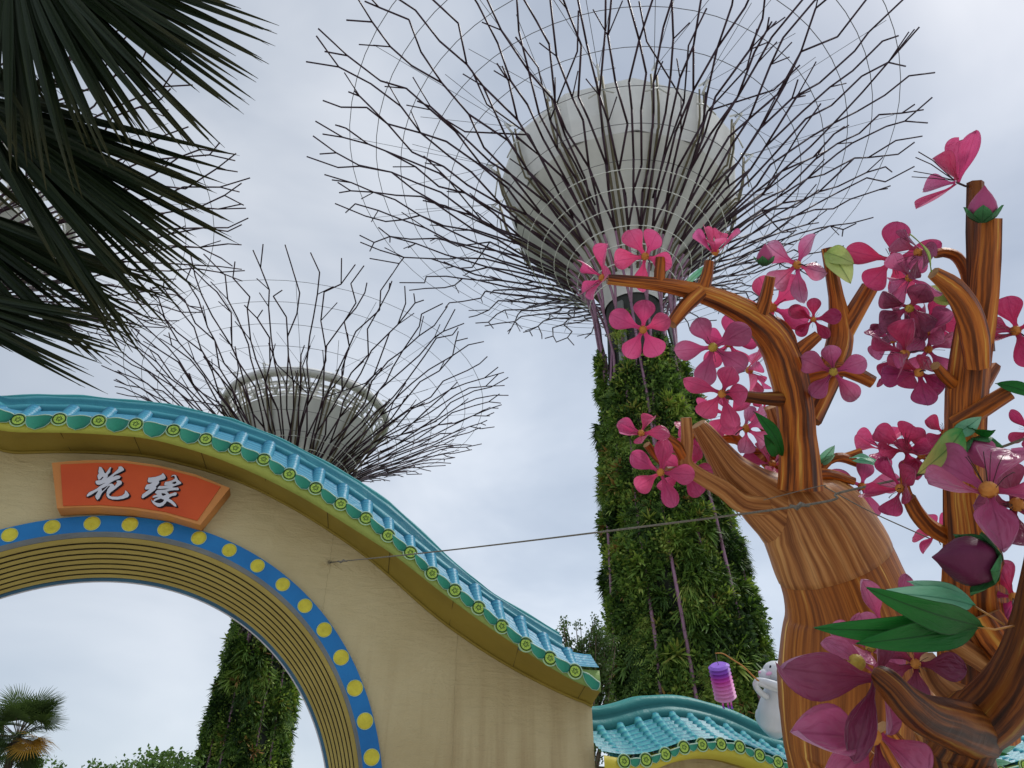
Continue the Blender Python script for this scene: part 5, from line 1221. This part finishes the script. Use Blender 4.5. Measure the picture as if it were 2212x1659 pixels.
tree('broad_leaved_tree', 'pale green tree top seen low through the arch beside the planted trunk', 'tree', ground_under(c), 5, c, (2.0, 1.6, 1.0), 7000, .17, M['treeleaf2'], 4)
c = pt(250, 1690, 31)
tree('broad_leaved_tree', 'low light green tree through the arch, left of the taller pale one', 'tree', ground_under(c), 4, c, (1.4, 1.3, .9), 4000, .17, M['treeleaf2'], 5)
c = pt(92, 1668, 30)
tree('broad_leaved_tree', 'small green tree top at the bottom of the arch beside the fan palm', 'tree', ground_under(c), 4, c, (.7, .7, .6), 1800, .15, M['treeleaf2'], 6)
c = pt(2190, 1610, 20)
tree('feathery_tree', 'dark tree behind the low tiled wall at the right edge', 'tree', ground_under(c), 5, c, (1.5, 1.2, .95), 5200, .13, M['treeleaf'], 7)
# far fan palm seen through the arch
cz = 24; cc = pt(38, 1592, cz); fp = thing('fan_palm', 'distant fan palm seen through the arch at lower left, one leaf browned', 'palm tree', Vector((cc.x, cc.y, 0)))
mb = MB(); mb.tube([Vector((cc.x, cc.y, 0)), Vector((cc.x+.05, cc.y, cc.z*.5)), cc], [.17, .13, .12], 10); mb.build('trunk', M['bark'], fp)
rr = random.Random(8)
for k in range(46):
    az = 2*PI*k/46*4.4+rr.uniform(-.2, .2); el_ = rr.uniform(-1.0, 1.3); d = Vector((math.cos(az)*math.cos(el_), math.sin(az)*math.cos(el_)*.8, math.sin(el_))); hub = cc+d*rr.uniform(.6, .95)
    fwd = (d+Vector((0, 0, -.25))).normalized(); s0 = fwd.cross(Vector((rr.uniform(-.4, .4), rr.uniform(-.4, .4), 1))).normalized(); nn = s0.cross(fwd); Q = []; T = []; brown = (d.x > .75 and abs(d.z) < .35)
    Rr = rr.uniform(.75, .98)
    for q in range(34):
        b_ = -1.9+3.8*q/33; dd = (fwd*math.cos(b_)+s0*math.sin(b_)).normalized(); L = Rr*(1-.12*abs(b_)); sd = dd.cross(nn).normalized(); w = .020
        m_ = hub+dd*L*.55; tp_ = hub+dd*L-Vector((0, 0, .12*L*rr.uniform(.2, 1.2)))
        Q.append([hub-sd*.003, hub+sd*.003, m_+sd*w+nn*.01, m_-sd*w+nn*.01]); Q.append([m_-sd*w+nn*.01, m_+sd*w+nn*.01, tp_+sd*.002, tp_-sd*.002]); t_ = .93 if brown else .45+.3*rr.random()*(1 if d.z > 0 else .4)-(.2 if d.z < 0 else 0); T += [t_, t_+(.05 if brown else .1)]
    mb = MB(); mb.tube([cc, hub], .012, 4); mb.build('leaf_stalk', M['bark'], fp)
    fast_quads('palm_leaf', np.array([[tuple(p) for p in q] for q in Q]), np.clip(np.array(T), 0, 1), M['palmleaf'], fp)

# ------------------------------------------------------------------ white rabbit figure on the low wall, with its stick and lantern
RZ = 10.15; rs_ = RZ/FPX
rc = pt(1672, 1525, RZ); fig = thing('rabbit_figure', 'white satin rabbit figure sitting on the low tiled wall behind the big trunk', 'figure', rc-Vector((0, 0, 55*rs_)))
def ell(mb, u, v, dZ, rx, ry, rz, tilt=0, mi=0, n=20):
    c = pt(u, v, RZ+dZ); X = CR*math.cos(tilt)+CU*math.sin(tilt); Y = -CR*math.sin(tilt)+CU*math.cos(tilt)
    P = [[c+Y*ry*rs_*math.cos(a)+(X*rx*math.cos(b)+CB*rz*math.sin(b))*rs_*math.sin(a) for b in np.linspace(0, 2*PI, n+1)[:-1]] for a in np.linspace(.02, PI-.02, 14)]
    mb.grid(P, close_u=True, mi=mi)
mb = MB()
Pb = [pt(1676, 1590, RZ), pt(1674, 1565, RZ), pt(1675, 1535, RZ), pt(1678, 1505, RZ), pt(1680, 1478, RZ), pt(1678, 1465, RZ)]; Rb_ = [14, 36, 37, 30, 24, 14]
P, R = catmull(Pb, [r*rs_ for r in Rb_], 5); mb.tube(P, R, 24, smooth=True)
ell(mb, 1648, 1550, .1, 16, 22, 18, .2); ell(mb, 1702, 1570, .05, 18, 20, 20)
mb.build('body', M['rabbit'], fig)
mb = MB(); ell(mb, 1676, 1452, -.02, 28, 23, 25, -.1); ell(mb, 1652, 1458, -.06, 13, 12, 14)
hd = mb.build('head', M['rabbit'], fig)
mb = MB(); ell(mb, 1664, 1440, -.155, 2.2, 3.4, 1.5, -.3); mb.build('eye', M['eye'], hd)
mb = MB(); ell(mb, 1661, 1455, -.15, 6.5, 4, 2, .3); mb.build('cheek', M['blush'], hd)
mb = MB(); ell(mb, 1641, 1452, -.07, 3, 2.4, 3); mb.build('nose', M['blush'], hd)
for dz in (-.10, .12):
    mb = MB(); P, R = catmull([pt(1690, 1440, RZ+dz), pt(1712, 1428, RZ+dz), pt(1738, 1428, RZ+dz*1.3), pt(1760, 1440, RZ+dz*1.5)], [5*rs_, 9*rs_, 9*rs_, 2*rs_], 5); mb.tube(P, R, 12, squash=.5); mb.build('ear', M['rabbit'], hd)
for dz, a in ((-.17, 0), (-.02, 6)):
    mb = MB(); P, R = catmull([pt(1700, 1488+a*.3, RZ-.10), pt(1676, 1480+a, RZ-.22+dz*.3), pt(1650, 1472+a, RZ-.24), pt(1634, 1470+a*.5, RZ-.22)], [10*rs_, 8*rs_, 7*rs_, 6*rs_], 5); mb.tube(P, R, 12)
    if a: P, R = catmull([pt(1656, 1505, RZ-.12), pt(1642, 1495, RZ-.2), pt(1632, 1480, RZ-.24), pt(1636, 1470, RZ-.25)], [7*rs_, 7*rs_, 6*rs_, 6*rs_], 4); mb.tube(P, R, 12)
    mb.build('arm', M['rabbit'], fig)
st_ = MB(); P, R = catmull([pt(1660, 1485, RZ-.24), pt(1634, 1467, RZ-.26), pt(1606, 1440, RZ-.3), pt(1583, 1425, RZ-.3), pt(1562, 1412, RZ-.3), pt(1545, 1411, RZ-.3)], [.011, .011, .010, .009, .008, .007], 5)
st_.tube(P, R, 6); tag(st_.build('lantern_stick', M['stick'], None, origin=P[0]), 'thin curved orange stick held by the white rabbit figure', 'stick')
LZ = RZ-.3; ls = LZ/FPX; top = pt(1552, 1436, LZ); bot = pt(1568, 1510, LZ); ax = (top-bot).normalized(); Ln = (top-bot).length
lan = thing('paper_lantern', 'purple to pink pleated paper lantern hanging from the orange stick', 'lantern', bot)
mb = MB(); prof = [(.001, 0), (19*ls, .0)]; NP = 9
for k in range(NP): prof += [(24*ls*(1-.05*k/NP), Ln*(k+.5)/NP), (17.5*ls*(1-.05*k/NP), Ln*(k+1)/NP)]
prof += [(.001, Ln)]; mb.lathe(prof, bot, ax, 28, smooth=False)
for fi in range(len(mb.uv)): mb.uv[fi] = [(u_, (((v_*(len(prof)-1))-1)/2/NP)) for u_, v_ in mb.uv[fi]]
mb.build('shade', M['lantern'], lan)
mb = MB(); mb.tube([top, pt(1548, 1424, LZ), pt(1546, 1411, LZ)], .004, 4); mb.build('cord', M['rope'], lan)
for du in (-9, 2, 9):
    b_ = bot+CR*du*ls; mb = MB(); rows = [[b_+Vector((0, 0, -.02*q))+CR*(w_*4.2*ls+.3*q*ls)+CB*.012*math.sin(q+w_) for w_ in (-.5, 0, .5)] for q in range(7)]
    mb.grid(rows); mb.build('tassel', M['lantern'], lan)

# ------------------------------------------------------------------ guy wires
hx, hz = onwall(712, 1215, -.02); hook = wp(hx, hz, -.02)
def wire(label, pts_, r=.008, knots=()):
    mb = MB(); P, R = catmull(pts_, [r]*len(pts_), 8); mb.tube(P, R, 6)
    for k in knots: mb.tube([Vector(k)+Vector((-.05, 0, .01)), Vector(k)+Vector((-.01, 0, -.01)), Vector(k)+Vector((.02, 0, .015)), Vector(k)+Vector((.07, 0, 0))], [.006, .017, .017, .006], 6)
    return tag(mb.build('guy_wire', M['rope'], None, origin=P[0]), label, 'wire', 'guy wires of the lantern display')
for su, z1_ in ((712, .4), (994, .4)):   # sewn seams of the gate fabric, pulled creases at the tie point
    sx_, _ = onwall(su, 1215, 0); z1_ = AC[1]+math.sqrt(AR*AR-(sx_-AC[0])**2)+.01 if abs(sx_-AC[0]) < AR else z1_; mb = MB(); zt_ = interp(Ws, sx_)-.03
    mb.tube([wp(sx_+.006*math.sin(q*1.7), zt_+(z1_-zt_)*q/40, -.001) for q in range(41)], .0025, 4); mb.build('seam', M['seam'], gate)
mb = MB()
for q in range(9):
    a = 2*PI*q/9+.3*math.sin(q*5); l_ = .14+.10*math.sin(q*3.3)**2; P_ = [wp(hx+l_*t*math.cos(a), hz+l_*t*math.sin(a)*.8-.02*t*t, .004-.012*(1-t)) for t in (0, .3, .6, 1)]
    mb.tube(P_, [.012, .010, .007, .001], 6)
mb.tube([hook+Vector((.02*math.cos(t), 0, .02*math.sin(t)))-WN*.01 for t in np.linspace(0, 2*PI, 13)], .004, 5, mi=1, caps=False)
mb.build('tie_point', [M['wall'], M['rope']], gate)
a0 = hook; a1 = pt(1728, 1093, 4.72)
wire('long wire tied to the beige gate wall and crossing in front of the big trunk', [a0, a0.lerp(a1, .33)+Vector((0, 0, -.02)), a0.lerp(a1, .66)+Vector((0, 0, -.02)), a1, pt(1815, 1064, 4.6), pt(2000, 1022, 4.3), pt(2110, 985, 4.15), pt(2240, 938, 4.0)], .0075, [pt(738, 1213, 9.6), pt(1724, 1094, 4.72)])
wire('thin wire running from the big trunk down towards the straight post', [pt(1782, 1052, 5.1), pt(1880, 1105, 4.9), pt(2010, 1164, 4.6)], .004)
wire('thin dark wire tied to the front of the big trunk shoulder', [pt(1650, 1080, 5.0), pt(1770, 1050, 4.8), pt(1782, 1052, 4.8)], .003)
